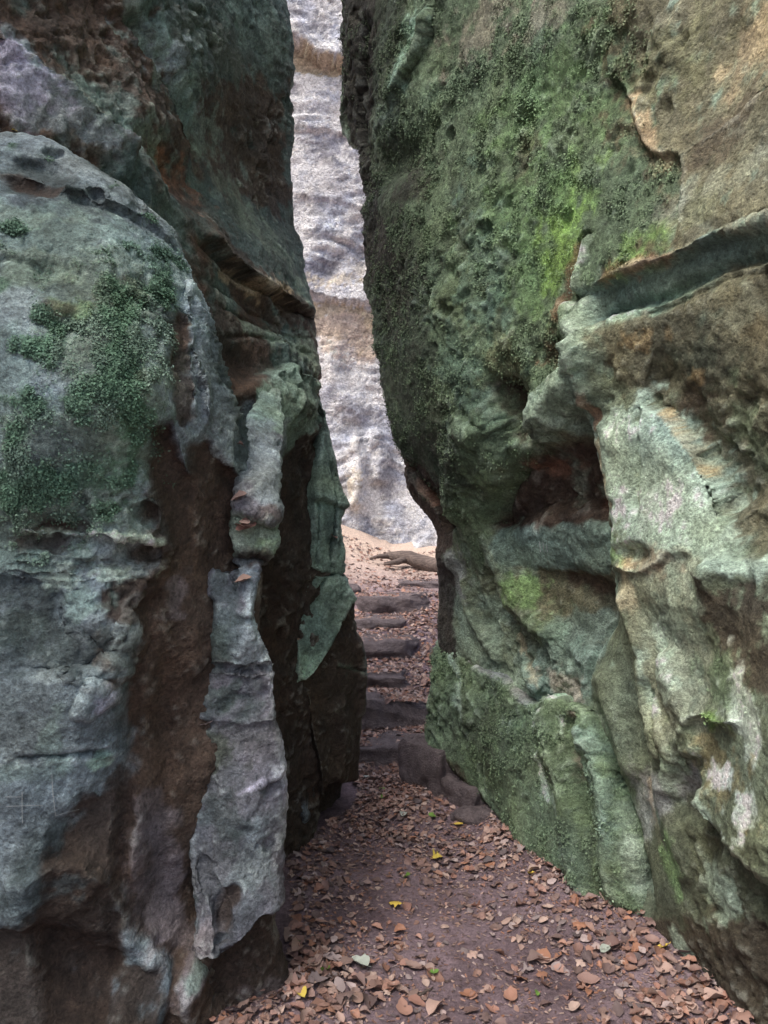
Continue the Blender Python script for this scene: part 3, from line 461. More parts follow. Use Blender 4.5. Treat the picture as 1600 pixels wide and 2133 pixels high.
right_relief = [
    # the slanting ledge band
    ('reg', [(1195,615),(1260,592),(1330,560),(1400,535),(1500,505),(1620,465),(2000,320),(2000,420),(1620,545),(1540,560),(1460,590),(1380,620),(1290,650),(1230,672),(1195,660)], -.07, .02), ('scarp', [(1190,640),(1260,585),(1340,552),(1420,525),(1520,490),(1640,452),(2000,310)], .03, .12, -1),
    ('scarp', [(1230,690),(1290,655),(1380,627),(1450,600),(1530,572),(1640,545),(2000,425)], .035, .16, 1), ('line', [(1230,672),(1290,648),(1380,622),(1460,592),(1540,564),(1620,548)], -.05, .03),
    # Y-shaped rib below it
    ('line', [(1205,600),(1215,660),(1225,720),(1200,790),(1150,860),(1100,925)], .09, .07), ('line', [(1225,700),(1235,790),(1230,860)], .05, .05), ('line', [(1215,480),(1200,560),(1185,640)], -.04, .03), ('line', [(1225,490),(1212,560),(1208,620)], .04, .025),
    ('blob', (1062,835,40,80,15), -.17), ('blob', (1050,880,30,45,0), -.06), ('blob', (1150,740,35,50,0), -.05), ('blob', (1195,880,18,30,0), -.12),
    ('reg', niche, -.08, .07), ('reg', [(1060,950),(1130,925),(1205,905),(1225,960),(1240,1090),(1150,1060),(1015,1110),(1030,1040)], -.09, .05), ('vline', [(1060,950),(1035,1000),(1015,1060),(1010,1110)], -.10, .04), ('scarp', [(1010,1110),(1100,1105),(1180,1100),(1250,1095)], .008, .08, -1),
    ('scarp', [(1080,1180),(1130,1190),(1180,1195),(1230,1185),(1270,1170)], .012, .08, 1), ('blob', (1190,1215,60,40,0), -.05), ('blob', (1080,1240,40,50,0), .035), ('blob', (1120,1300,40,40,0), .05), ('blob', (1230,1270,30,50,0), -.07),
    ('vline', [(1255,1100),(1265,1180),(1250,1280),(1230,1340),(1222,1460)], -.05, .03),
    # pale tongue right of the niche
    ('reg', [(1240,900),(1290,860),(1340,830),(1380,860),(1440,930),(1500,1020),(1530,1110),(1540,1250),(1480,1300),(1400,1290),(1300,1200),(1270,1080),(1245,980)], .05, .09), ('scarp', [(1330,830),(1390,860),(1440,920),(1490,1000),(1530,1090)], -.07, .12, 1), ('vline', [(1340,840),(1335,930),(1340,1080)], -.025, .02),
    ('scarp', [(1270,1190),(1310,1175),(1360,1180),(1420,1150),(1480,1150)], .018, .10, 1), ('blob', (1340,1150,40,22,0), -.05),
    # lower ribs and furrows
    ('line', [(1290,1200),(1340,1330),(1360,1450),(1390,1550),(1400,1680)], .07, .06), ('line', [(1250,1380),(1290,1500),(1330,1620)], .05, .08), ('vline', [(1360,1400),(1375,1480),(1392,1560),(1370,1620)], -.04, .03),
    ('line', [(1390,1350),(1430,1480),(1450,1580)], .05, .06), ('line', [(1220,1480),(1280,1620),(1330,1780),(1360,1930)], -.07, .035), ('line', [(1370,1600),(1400,1720),(1440,1850)], .03, .05),
    ('reg', [(1475,1180),(1520,1150),(1640,1160),(1760,1200),(1760,1800),(1640,1800),(1580,1760),(1520,1700),(1460,1640),(1470,1520),(1500,1400),(1480,1280)], .05, .07), ('scarp', [(1452,1625),(1480,1680),(1530,1730),(1580,1770),(1660,1840)], .07, .10, 1), ('scarp', [(1470,1200),(1520,1160),(1620,1150)], .025, .10, -1), ('reg', [(1490,1210),(1640,1200),(1640,1350),(1590,1400),(1500,1300)], -.02, .03),
    ('scarp', [(1440,1500),(1480,1480),(1530,1500),(1560,1480)], .04, .06, 1), ('blob', (1420,1650,35,60,0), -.05),
    # upper wall: broken edge of the crust, pocks
    ('scarp', [(1270,60),(1260,140),(1290,200),(1320,290),(1350,330),(1400,330),(1420,400),(1405,500)], -.03, .25, -1), ('scarp', [(1400,330),(1480,280),(1560,230),(1640,190)], .025, .10, -1), ('scarp', [(760,20),(750,150),(745,260),(760,320)], -.06, .10, 1), ('scarp', [(905,20),(880,110),(850,160),(820,230)], .05, .08, -1),
    ('blob', (800,230,40,60,0), .05), ('blob', (830,330,50,50,0), -.06), ('scarp', [(845,965),(870,1010),(905,1060),(925,1110)], -.07, .12, 1), ('line', [(990,870),(950,1000),(930,1080)], .06, .08), ('blob', (930,1160,25,30,0), .05), ('line', [(960,1180),(990,1290),(1050,1380)], .05, .05), ('line', [(1010,1180),(1050,1290),(1100,1400)], -.06, .04), ('line', [(1060,1320),(1100,1400),(1130,1440)], .05, .03)]
for k in range(45):                    # rain-worn pocks in the mossy upper wall
    px = rng.uniform(860, 1420); py = rng.uniform(0, 560)
    right_relief.append(('blob', (px, py, rng.uniform(4,9), rng.uniform(10,24), rng.uniform(-20,10)), -rng.uniform(.012,.035), 1.0))
right_paint = [
    ('reg', [(690,-100),(1260,-100),(1300,200),(1400,340),(1400,500),(1220,600),(1190,700),(1120,900),(1010,1080),(1000,1200),(930,1100),(850,980),(770,650),(740,350),(700,100)], 'moss', .10, .9, .5, .9),
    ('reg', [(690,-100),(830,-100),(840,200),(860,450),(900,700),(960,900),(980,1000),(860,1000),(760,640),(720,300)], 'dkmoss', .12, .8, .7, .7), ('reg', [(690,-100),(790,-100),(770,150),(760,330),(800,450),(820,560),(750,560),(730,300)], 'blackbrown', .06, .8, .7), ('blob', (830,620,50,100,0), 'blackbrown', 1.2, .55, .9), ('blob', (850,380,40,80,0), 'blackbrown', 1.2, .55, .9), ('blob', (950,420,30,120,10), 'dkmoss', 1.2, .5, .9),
    ('blob', (1120,560,90,110,0), 'mossgreen', 1.2, .7, .7, 1), ('blob', (1160,520,45,100,-8), 'bright', 1.2, .8, .7, 1), ('blob', (1180,400,60,60,0), 'bright', 1.2, .45, .9, 1), ('blob', (1080,420,120,100,0), 'mossgreen', 1.2, .5, .8, 1), ('blob', (1330,520,90,40,20), 'bright', 1.2, .55, .8, 1), ('blob', (1120,200,120,120,0), 'mossgreen', 1.2, .6, .8, 1), ('blob', (1280,200,100,90,0), 'mossgreen', 1.2, .4, .8, 1), ('blob', (1000,560,60,200,15), 'tealmoss', 1.2, .45, .9, .8), ('blob', (960,760,60,120,20), 'tealmoss', 1.2, .45, .9, .8), ('blob', (860,100,22,70,-15), 'mint', 1.2, .55, .9), ('blob', (800,260,30,50,0), 'algae', 1.2, .6, .9), ('blob', (1000,60,70,60,0), 'greybrown', 1.2, .6, .9), ('blob', (1140,40,50,60,0), 'greybrown', 1.2, .55, .9), ('blob', (1050,760,40,120,10), 'olive', 1.2, .5, .9), ('blob', (1090,330,30,60,0), 'brown', 1.2, .4, .9),
    ('reg', [(1270,-100),(1700,-100),(1700,450),(1500,490),(1400,520),(1410,400),(1340,320),(1290,200)], 'drytan', .16, .8, .95), ('blob', (1400,120,120,90,0), 'olive', 1.2, .55, .8), ('blob', (1520,260,100,60,20), 'brown', 1.2, .45, .8), ('blob', (1480,400,120,60,20), 'greytan', 1.2, .7, .9), ('line', [(1300,200),(1330,290),(1370,335),(1400,330)], 'tan', .03, .7, .8), ('blob', (1450,440,60,40,0), 'olive', 1.2, .5, .8), ('blob', (1590,80,60,80,0), 'tan', 1.2, .35, .9),
    ('reg', [(1195,615),(1260,592),(1400,535),(1620,465),(2000,320),(2000,420),(1620,545),(1460,590),(1290,650),(1200,670)], 'slateg', .02, .9, .5), ('blob', (1250,630,60,20,15), 'algae', 1.2, .7, .7), ('line', [(1250,580),(1330,548),(1420,522)], 'rust', .025, .6, .8), ('line', [(1240,690),(1300,662),(1380,632),(1460,602)], 'mint', .02, .6, .8),
    ('reg', [(1260,680),(1400,625),(1640,560),(1640,1150),(1540,1110),(1480,960),(1400,860),(1330,820),(1270,760)], 'oliveb', .06, .85, .6), ('blob', (1330,710,45,28,0), 'ochre', 1.2, .5, .9), ('blob', (1450,750,80,60,0), 'dkmoss', 1.2, .6, .8), ('blob', (1440,850,50,60,0), 'brown', 1.2, .6, .8), ('blob', (1560,650,50,50,0), 'greytan', 1.2, .6, .9), ('blob', (1580,720,40,60,0), 'drytan', 1.2, .7, .8), ('blob', (1450,790,20,25,0), 'ochre', 1.2, .6, .8), ('blob', (1540,900,60,120,0), 'moss', 1.2, .5, .8, .6), ('blob', (1570,1020,40,60,0), 'drytan', 1.2, .4, .9),
    ('line', [(1205,600),(1218,670),(1222,730),(1195,800),(1150,860),(1100,925)], 'algae', .05, .9, .5), ('blob', (1220,760,40,50,0), 'mintdull', 1.2, .7, .8), ('line', [(1222,500),(1208,570),(1195,660)], 'palegreen', .025, .7, .8), ('line', [(1205,490),(1190,570),(1165,680)], 'rust', .022, .6, .7), ('blob', (1150,730,26,50,0), 'rust', 1.2, .7, .7), ('blob', (1066,840,42,80,15), 'dkred', 1.2, .95, .5), ('blob', (1235,860,16,60,0), 'rust', 1.2, .6, .7),
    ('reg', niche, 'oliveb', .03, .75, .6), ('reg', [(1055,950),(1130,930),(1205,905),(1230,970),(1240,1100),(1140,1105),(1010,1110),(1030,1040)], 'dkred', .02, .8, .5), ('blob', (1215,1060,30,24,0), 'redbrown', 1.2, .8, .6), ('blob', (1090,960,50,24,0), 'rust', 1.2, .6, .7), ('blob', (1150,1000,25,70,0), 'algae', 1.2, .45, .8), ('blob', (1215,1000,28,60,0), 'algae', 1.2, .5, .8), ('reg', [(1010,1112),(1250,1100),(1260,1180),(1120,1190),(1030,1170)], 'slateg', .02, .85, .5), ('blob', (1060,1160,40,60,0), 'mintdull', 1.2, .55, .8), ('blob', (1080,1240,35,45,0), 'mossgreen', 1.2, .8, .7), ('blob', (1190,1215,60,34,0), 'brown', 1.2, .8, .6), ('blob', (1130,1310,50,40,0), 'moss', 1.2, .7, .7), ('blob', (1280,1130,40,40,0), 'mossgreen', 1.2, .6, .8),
    ('reg', [(1235,900),(1290,860),(1340,830),(1390,870),(1450,950),(1510,1040),(1540,1150),(1480,1190),(1360,1170),(1290,1130),(1265,1060),(1245,980)], 'palegrey', .07, .85, .9), ('blob', (1320,960,22,80,0), 'algae', 1.2, .6, .7), ('blob', (1480,1120,60,50,0), 'algae', 1.2, .55, .8), ('line', [(1370,850),(1430,920),(1480,990)], 'ochre', .012, .7, .5), ('line', [(1250,900),(1255,960),(1270,1020),(1285,1080)], 'tan', .025, .6, .7), ('blob', (1420,940,40,60,30), 'gg', 1.2, .5, .9), ('blob', (1390,1060,60,60,0), 'pale', 1.2, .3, .8),
    ('reg', [(1280,1180),(1480,1150),(1480,1300),(1500,1400),(1470,1520),(1440,1500),(1400,1560),(1370,1480),(1340,1330)], 'greytan', .05, .65, .8), ('blob', (1370,1160,60,24,0), 'rust', 1.2, .35, .8), ('blob', (1420,1280,60,80,20), 'algae', 1.2, .5, .8), ('blob', (1320,1230,30,50,0), 'tan', 1.2, .3, .8), ('line', [(1345,1330),(1365,1420),(1385,1500)], 'palegrey', .025, .8, .6), ('line', [(1370,1290),(1400,1400),(1420,1480)], 'palegreen', .04, .5, .8),
    ('reg', [(1270,1250),(1330,1330),(1370,1480),(1390,1580),(1330,1650),(1270,1560),(1220,1460),(1230,1340)], 'dullolive', .04, .8, .6), ('reg', [(1140,1290),(1240,1290),(1230,1460),(1160,1460),(1110,1400)], 'slateg', .04, .6, .7), ('blob', (1180,1440,40,40,0), 'greybrown', 1.2, .7, .7), ('line', [(1020,1180),(1060,1300),(1110,1400),(1140,1450)], 'tan', .018, .35, .9), ('line', [(960,1130),(990,1220),(1040,1330)], 'algae', .04, .6, .8), ('blob', (950,1190,22,60,0), 'greypurple', 1.2, .7, .7), ('reg', [(900,1150),(935,1160),(950,1300),(960,1400),(900,1400)], 'blackbrown', .03, .9, .4), ('reg', [(840,950),(880,980),(930,1080),(940,1140),(900,1150),(880,1090),(840,1010)], 'dkred', .025, .85, .5), ('line', [(845,965),(870,1010),(900,1060)], 'rust', .02, .6, .7),
    ('reg', [(1330,1600),(1450,1600),(1470,1650),(1440,1700),(1380,1700)], 'greypurple', .05, .8, .6), ('blob', (1340,1680,30,90,15), 'greypurple', 1.2, .7, .7), ('line', [(1400,1560),(1405,1640),(1415,1720)], 'algae', .03, .7, .7), ('line', [(1345,1600),(1370,1720),(1400,1840)], 'tan', .03, .35, .8),
    ('reg', [(1340,1750),(1460,1640),(1540,1740),(1640,1850),(1640,2400),(1400,2200),(1330,1950)], 'dkolive', .05, .85, .5), ('blob', (1500,1860,40,60,40), 'palegrey', 1.2, .45, .9), ('blob', (1400,1800,25,70,20), 'mossgreen', 1.2, .6, .8, .8), ('reg', [(1330,1930),(1640,1960),(1700,2400),(1400,2400)], 'dkbrown', .06, .7, .7), ('line', [(1395,1920),(1420,1970),(1440,2000)], 'palegrey', .025, .6, .8),
    ('reg', [(1470,1190),(1520,1150),(1640,1150),(1720,1300),(1720,1820),(1600,1790),(1520,1710),(1455,1640),(1480,1520),(1510,1400),(1485,1280)], 'dullolive', .03, .75, .7), ('reg', [(1490,1215),(1640,1215),(1640,1420),(1560,1400),(1500,1300)], 'dkbrown', .06, .75, 1.0), ('blob', (1560,1170,90,30,0), 'palegrey', 1.2, .8, .5), ('blob', (1520,1420,60,60,0), 'moss', 1.2, .8, .7, .8), ('blob', (1500,1490,40,22,0), 'bright', 1.2, .7, .7, 1), ('blob', (1570,1480,40,100,20), 'pale', 1.2, .5, .8), ('blob', (1520,1600,80,60,0), 'ochrebrown', 1.2, .6, .9), ('blob', (1510,1610,40,30,0), 'pale', 1.2, .7, 1), ('blob', (1585,1700,40,50,30), 'pale', 1.2, .6, 1), ('line', [(1465,1640),(1490,1680),(1510,1700)], 'palegrey', .025, .7, .6), ('blob', (1460,1300,30,90,0), 'algae', 1.2, .4, .9)]
for k, v in dict(blackbrown=(44,40,36), mossgreen=(80,102,68), tealmoss=(72,92,82), greybrown=(104,98,90), drytan=(80,76,60), greytan=(92,96,84), slateg=(76,92,86), oliveb=(72,70,56), dkred=(54,40,35), redbrown=(62,40,30), palegrey=(106,120,110), dullolive=(74,81,66), greypurple=(93,95,95), dkolive=(58,62,49), ochrebrown=(90,83,60)).items(): PAL[k] = alb(v)
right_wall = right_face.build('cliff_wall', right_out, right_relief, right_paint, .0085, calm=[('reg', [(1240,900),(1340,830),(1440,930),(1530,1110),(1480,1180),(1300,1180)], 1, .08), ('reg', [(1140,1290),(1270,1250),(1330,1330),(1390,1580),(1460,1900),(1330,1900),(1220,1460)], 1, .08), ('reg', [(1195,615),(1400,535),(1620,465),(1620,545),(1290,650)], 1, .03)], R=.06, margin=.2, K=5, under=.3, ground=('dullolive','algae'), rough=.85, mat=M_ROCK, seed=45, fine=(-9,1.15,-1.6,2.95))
tag(right_wall, 'tall overhanging green mossy wall filling the right side, with a slanting ledge', 'rock wall', kind='thing')

# ------------------------------------------------------------------ mossy boulder at the foot of the right wall
foot_face = Face((.4,3.4,.5), (.53,-.848), .1, [(895,1400,4.1),(925,1325,4.08),(960,1500,3.82),(1000,1410,3.72),(1100,1480,3.3),(1100,1600,3.3),(1010,1690,3.72),(1200,1500,2.98),(1200,1800,2.98),(1330,1930,2.75),(1290,1700,2.78),(890,1530,4.15),(1100,1790,3.27),(900,1700,4.2),(1000,1900,3.7),(1300,2050,2.8)])
foot_out = [(890,1380),(903,1325),(930,1311),(952,1332),(975,1368),(1003,1394),(1042,1412),(1062,1440),(1092,1462),(1115,1458),(1135,1446),(1165,1462),(1205,1474),(1232,1520),(1262,1585),(1292,1680),(1318,1790),(1345,1930),(1380,2080),(1300,2140),(1100,2000),(990,1860),(905,1640),(884,1545),(884,1480),(890,1430)]
foot_relief = [('line', [(1125,1460),(1150,1560),(1180,1650),(1200,1800),(1240,1900)], .06, .06), ('line', [(1190,1480),(1240,1600),(1275,1750),(1300,1900)], .05, .05), ('line', [(1175,1480),(1200,1600),(1225,1750)], -.05, .03), ('vline', [(1018,1560),(1005,1610),(1010,1660)], -.05, .02), ('line', [(960,1345),(1000,1400),(1050,1420),(1090,1465)], .02, .02), ('blob', (1060,1560,60,80,0), .04), ('reg', [(870,1560),(930,1600),(1000,1670),(1090,1780),(1250,1890),(1300,2100),(900,2000)], -.06, .05)]
foot_paint = [('reg', [(880,1330),(1120,1450),(1200,1480),(1330,1930),(1100,1850),(900,1560)], 'moss', .06, .75, .6, .8), ('blob', (1010,1520,80,80,0), 'dkmoss', 1.2, .6, .8, .8), ('line', [(905,1322),(935,1312),(960,1345),(1003,1396),(1045,1414),(1070,1450),(1100,1462)], 'greypurple', .02, .9, .3), ('line', [(935,1345),(948,1400),(955,1460),(968,1510)], 'palegrey', .025, .75, .7), ('line', [(1120,1460),(1120,1530),(1130,1600),(1150,1690)], 'palegreen', .022, .75, .8), ('line', [(1165,1480),(1170,1540)], 'palegreen', .02, .6, .8), ('line', [(1150,1640),(1180,1720),(1190,1790)], 'palegrey', .018, .6, .9), ('line', [(1215,1490),(1245,1620),(1270,1750),(1290,1880)], 'mintdull', .06, .7, .7, .5), ('line', [(1180,1470),(1195,1560),(1215,1650)], 'greybrown', .018, .7, .6), ('reg', [(870,1560),(930,1580),(1000,1650),(1040,1740),(1090,1790),(1000,1900),(900,1750)], 'dkbrown', .05, .8, .6), ('reg', [(1040,1740),(1100,1790),(1250,1890),(1340,1950),(1300,2150),(1000,1950)], 'slategreen', .05, .6, .7), ('blob', (1200,1770,50,80,0), 'slategreen', 1.2, .5, .8), ('blob', (1130,1440,14,12,0), 'mint', 1.2, .8, .6)]
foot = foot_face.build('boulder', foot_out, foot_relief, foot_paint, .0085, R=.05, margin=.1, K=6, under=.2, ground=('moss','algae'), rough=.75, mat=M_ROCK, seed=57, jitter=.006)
tag(foot, 'green mossy boulder with pale drip streaks at the foot of the right wall', 'boulder')

# ------------------------------------------------------------------ loose stones and steps
m, nt, b = new_mat('step_stone'); L = nt.links.new
tc = nd(nt,'ShaderNodeTexCoord'); n1 = nd(nt,'ShaderNodeTexNoise', Scale=12, Detail=9, Roughness=.8); n2 = nd(nt,'ShaderNodeTexNoise', Scale=90, Detail=4, Roughness=.7)
for n in (n1,n2): L(tc.outputs['Object'], n.inputs['Vector'])
cr = nd(nt,'ShaderNodeValToRGB'); L(n1.outputs['Fac'], cr.inputs['Fac']); cr.color_ramp.elements[0].position=.3; cr.color_ramp.elements[0].color=(*alb((50,44,46)),1); cr.color_ramp.elements[1].position=.7; cr.color_ramp.elements[1].color=(*alb((98,90,91)),1)
L(cr.outputs['Color'], b.inputs['Base Color']); bp = nd(nt,'ShaderNodeBump', Strength=1.0, Distance=.025); ad = nd(nt,'ShaderNodeMath', operation='ADD'); L(n1.outputs['Fac'], ad.inputs[0]); L(n2.outputs['Fac'], ad.inputs[1]); L(ad.outputs['Value'], bp.inputs['Height']); L(bp.outputs['Normal'], b.inputs['Normal'])
b.inputs['Roughness'].default_value=.85; b.inputs['Specular IOR Level'].default_value=.3
M_STEP = m
def stone(name, c, size, rotz, tilt, seed, e=4.0, n=22, label=None, cat=None, group=None, mat=None, taper=(0,0), rough=.06):
    """a worn block: a cube sphere pushed towards a rounded box, then broken by noise and a few flat cuts"""
    V = []; Q = []
    for ax in range(3):
        for sg in (-1, 1):
            o = len(V)
            for i in range(n+1):
                for j in range(n+1):
                    p = np.zeros(3); p[ax] = sg; p[(ax+1)%3] = math.tan((i/n*2-1)*.785); p[(ax+2)%3] = math.tan((j/n*2-1)*.785); V.append(p)
            for i in range(n):
                for j in range(n):
                    a = o+i*(n+1)+j; q = [a, a+n+1, a+n+2, a+1]; Q.append(q if sg > 0 else q[::-1])
    V = np.array(V); V = V/((np.abs(V)**e).sum(1)**(1/e))[:,None]
    r = np.random.default_rng(seed)
    for k in range(7):
        d = r.normal(size=3); d /= np.linalg.norm(d); lim = r.uniform(.78,1.0)*np.abs(d).sum()**.8; x = V@d; V = V - np.clip(x-lim,0,None)[:,None]*d*.9
    V = V + .13*np.stack([fbm(V+seed,1.1,2,seed+k) for k in range(3)],1)
    V[:,2] *= 1 + taper[0]*V[:,0]; V[:,1] *= 1 + taper[1]*V[:,0]
    V = V*np.array(size)/2
    nn = V/(np.linalg.norm(V,axis=1,keepdims=True)+1e-9)
    V = V + nn*((fbm(V+seed*3.3, 5, 4, seed)*rough + (fbm(V+seed, 13, 3, seed+3, .5, True)-.4)*rough*.18)*min(1,3*max(size)))[:,None]
    ca, sa = math.cos(tilt), math.sin(tilt); V = V@np.array([[ca,0,sa],[0,1,0],[-sa,0,ca]])
    ca, sa = math.cos(rotz), math.sin(rotz); V = V@np.array([[ca,sa,0],[-sa,ca,0],[0,0,1]])
    # weld
    key = np.round(V, 5); _, first, inv = np.unique(key, axis=0, return_index=True, return_inverse=True); inv = inv.ravel()
    me = bpy.data.meshes.new(name); fill_mesh(me, V[first], inv[np.array(Q)])
    ob = bpy.data.objects.new(name, me); COL.objects.link(ob); ob.location = c; me.materials.append(mat or M_STEP)
    tag(ob, label, cat, group); return ob
G = 'stone steps climbing through the gap'
# (x0, x1, front distance, foot height, top height, depth, tilt, label)
STEPS = [(-.42,.17,4.47,-.06,.125,.42,.03,'lowest stone step, rounded, beside the leaning kerb stone'),
         (-.42,.29,4.86,.06,.295,.40,-.16,'large tilted stone step, second from the bottom'),
         (-.42,.16,5.30,.22,.385,.38,-.02,'narrow stone step between leaf litter, third from the bottom'),
         (-.40,.24,5.76,.34,.53,.38,.03,'dark-fronted stone step, fourth from the bottom'),
         (-.35,.15,6.17,.50,.635,.34,.0,'low flat stone step barely showing, fifth from the bottom'),
         (-.24,.39,6.66,.56,.765,.36,.05,'thick dark stone step, second from the top'),
         (.14,.72,7.18,.70,.845,.36,.0,'topmost low stone step half buried below the log')]
for k, (x0,x1,y,z0,z1,dp,tl,lb) in enumerate(STEPS):
    stone('stone_step', ((x0+x1)/2, y+dp/2, (z0+z1)/2), (x1-x0, dp, z1-z0), [0.05,.12,-.04,.06,0,.04,-.05][k], tl, 60+k, e=10, n=30, label=lb, cat='step', group=G, rough=.035)
stone('kerb_stone', (.265,4.16,.05), (.20,.42,.42), .5, .06, 81, e=12, label='angular dark kerb stone leaning against the mossy boulder beside the lowest step', cat='stone', taper=(-.1,0), rough=.035)
stone('kerb_stone', (.41,3.93,.03), (.18,.40,.27), .5, .12, 82, e=12, label='pale-topped kerb stone in the middle of the three by the path', cat='stone', rough=.05)
stone('kerb_stone', (.47,3.74,.0), (.22,.24,.14), -.6, .1, 83, e=3.5, label='low flat kerb stone nearest the camera at the path edge', cat='stone', rough=.05)
stone('stone', (-.30,7.05,.77), (.18,.18,.12), .3, 0, 84, e=3, label='small grey stone on the slope at the left edge of the gap', cat='stone', rough=.05)

# ------------------------------------------------------------------ fallen log
m, nt, b = new_mat('weathered_log'); L = nt.links.new
tc = nd(nt,'ShaderNodeTexCoord'); mp = nd(nt,'ShaderNodeMapping'); mp.inputs['Scale'].default_value=(3,40,40); L(tc.outputs['Object'], mp.inputs['Vector'])
n1 = nd(nt,'ShaderNodeTexNoise', Scale=1.5, Detail=6, Roughness=.7); L(mp.outputs['Vector'], n1.inputs['Vector'])
cr = nd(nt,'ShaderNodeValToRGB'); L(n1.outputs['Fac'], cr.inputs['Fac']); cr.color_ramp.elements[0].position=.3; cr.color_ramp.elements[0].color=(.04,.03,.027,1); cr.color_ramp.elements[1].position=.7; cr.color_ramp.elements[1].color=(.20,.155,.135,1)
L(cr.outputs['Color'], b.inputs['Base Color']); bp = nd(nt,'ShaderNodeBump', Strength=.8, Distance=.02); L(n1.outputs['Fac'], bp.inputs['Height']); L(bp.outputs['Normal'], b.inputs['Normal']); b.inputs['Roughness'].default_value=.9
M_LOG = m
def tube(name, path, radii, mat, parent=None, n=18, seed=1, rough=.12):
    path = np.array(path, float); V = []; Q = []
    for i, p in enumerate(path):
        t = path[min(i+1,len(path)-1)]-path[max(i-1,0)]; t /= np.linalg.norm(t); a = np.cross(t,[0,0,1.]); a /= np.linalg.norm(a); c = np.cross(a,t)
        for j in range(n):
            th = 2*math.pi*j/n; V.append(p + radii[i]*(math.cos(th)*a+math.sin(th)*c))
    for i in range(len(path)-1):
        for j in range(n): Q.append([i*n+j, i*n+(j+1)%n, (i+1)*n+(j+1)%n, (i+1)*n+j])
    V = np.array(V); k = fbm(V, 4, 4, seed)*rough; ctr = np.repeat(path, n, 0); V = ctr + (V-ctr)*(1+k*2.2)[:,None]
    me = bpy.data.meshes.new(name); V = list(V); e0 = len(V); V.append(path[0]); V.append(path[-1])
    fill_mesh(me, np.array(V), np.array(Q + [[e0,(j+1)%n,j,j] for j in range(0)] if False else Q))
    import bmesh
    bm = bmesh.new(); bm.from_mesh(me); bmesh.ops.delete(bm, geom=[v for v in bm.verts if not v.link_faces], context='VERTS'); bmesh.ops.holes_fill(bm, edges=[e for e in bm.edges if e.is_boundary]); bm.to_mesh(me); bm.free()
    ob = bpy.data.objects.new(name, me); COL.objects.link(ob); me.materials.append(mat); ob.parent = parent; return ob
log = tag(bpy.data.objects.new('log', None), 'weathered grey-brown log lying on the leafy slope beyond the steps', 'log'); COL.objects.link(log)
P0 = np.array([.02,8.25,0]); P1 = np.array([1.25,7.75,0])
path = [P0+(P1-P0)*t for t in np.linspace(0,1,16)]
for i, p in enumerate(path): p[2] = gz(p[0], p[1]) + .075 + .02*math.sin(i*.8) + .03 - .005*i
tube('trunk', path, [.03,.05,.065,.075]+[.085]*12, M_LOG, log, seed=4)
tube('branch_stub', [path[1], path[0]+np.array([-.07,-.03,-.01]), path[0]+np.array([-.17,-.09,-.03])], [.035,.026,.012], M_LOG, log, n=10, seed=6)
tube('branch_stub', [path[3], path[2]+np.array([-.04,-.10,-.05]), path[1]+np.array([-.10,-.18,-.07])], [.045,.034,.015], M_LOG, log, n=10, seed=7)

# ------------------------------------------------------------------ fallen leaves
def leaf_mat(name, cols):
    m, nt, b = new_mat(name); L = nt.links.new
    oi = nd(nt,'ShaderNodeObjectInfo'); at2 = nd(nt,'ShaderNodeAttribute', attribute_name='tone'); ad = nd(nt,'ShaderNodeMath', operation='ADD'); L(oi.outputs['Random'], ad.inputs[0]); L(at2.outputs['Fac'], ad.inputs[1])
    fr = nd(nt,'ShaderNodeMath', operation='FRACT'); L(ad.outputs['Value'], fr.inputs[0])
    cr = nd(nt,'ShaderNodeValToRGB'); cr.color_ramp.interpolation='LINEAR'
    while len(cr.color_ramp.elements) < len(cols): cr.color_ramp.elements.new(.5)
    for i, c in enumerate(cols): cr.color_ramp.elements[i].position = i/(len(cols)-1); cr.color_ramp.elements[i].color = (*alb(c, 1.3),1)
    L(fr.outputs['Value'], cr.inputs['Fac'])
    tc = nd(nt,'ShaderNodeTexCoord'); n1 = nd(nt,'ShaderNodeTexNoise', Scale=70, Detail=4, Roughness=.7); L(tc.outputs['Object'], n1.inputs['Vector'])
    r1 = nd(nt,'ShaderNodeMapRange'); r1.inputs['To Min'].default_value=.45; r1.inputs['To Max'].default_value=1.5; L(n1.outputs['Fac'], r1.inputs['Value'])
    vm = nd(nt,'ShaderNodeVectorMath', operation='SCALE'); L(cr.outputs['Color'], vm.inputs[0]); L(r1.outputs['Result'], vm.inputs['Scale']); L(vm.outputs['Vector'], b.inputs['Base Color'])
    b.inputs['Roughness'].default_value=.6; b.inputs['Specular IOR Level'].default_value=.35
    return m
BROWNS = [(140,106,94),(88,72,70),(160,136,126),(76,64,64),(136,98,78),(150,120,110),(76,68,70),(152,138,136),(114,86,74),(164,144,134),(92,74,70),(128,102,92)]
M_LEAF = leaf_mat('dead_leaf', BROWNS); M_YEL = leaf_mat('yellow_leaf', [(186,158,70),(196,166,80)]); M_GRN = leaf_mat('green_leaf', [(88,120,56),(110,140,70)]); M_PALE = leaf_mat('pale_leaf', [(160,164,158),(140,150,140)])
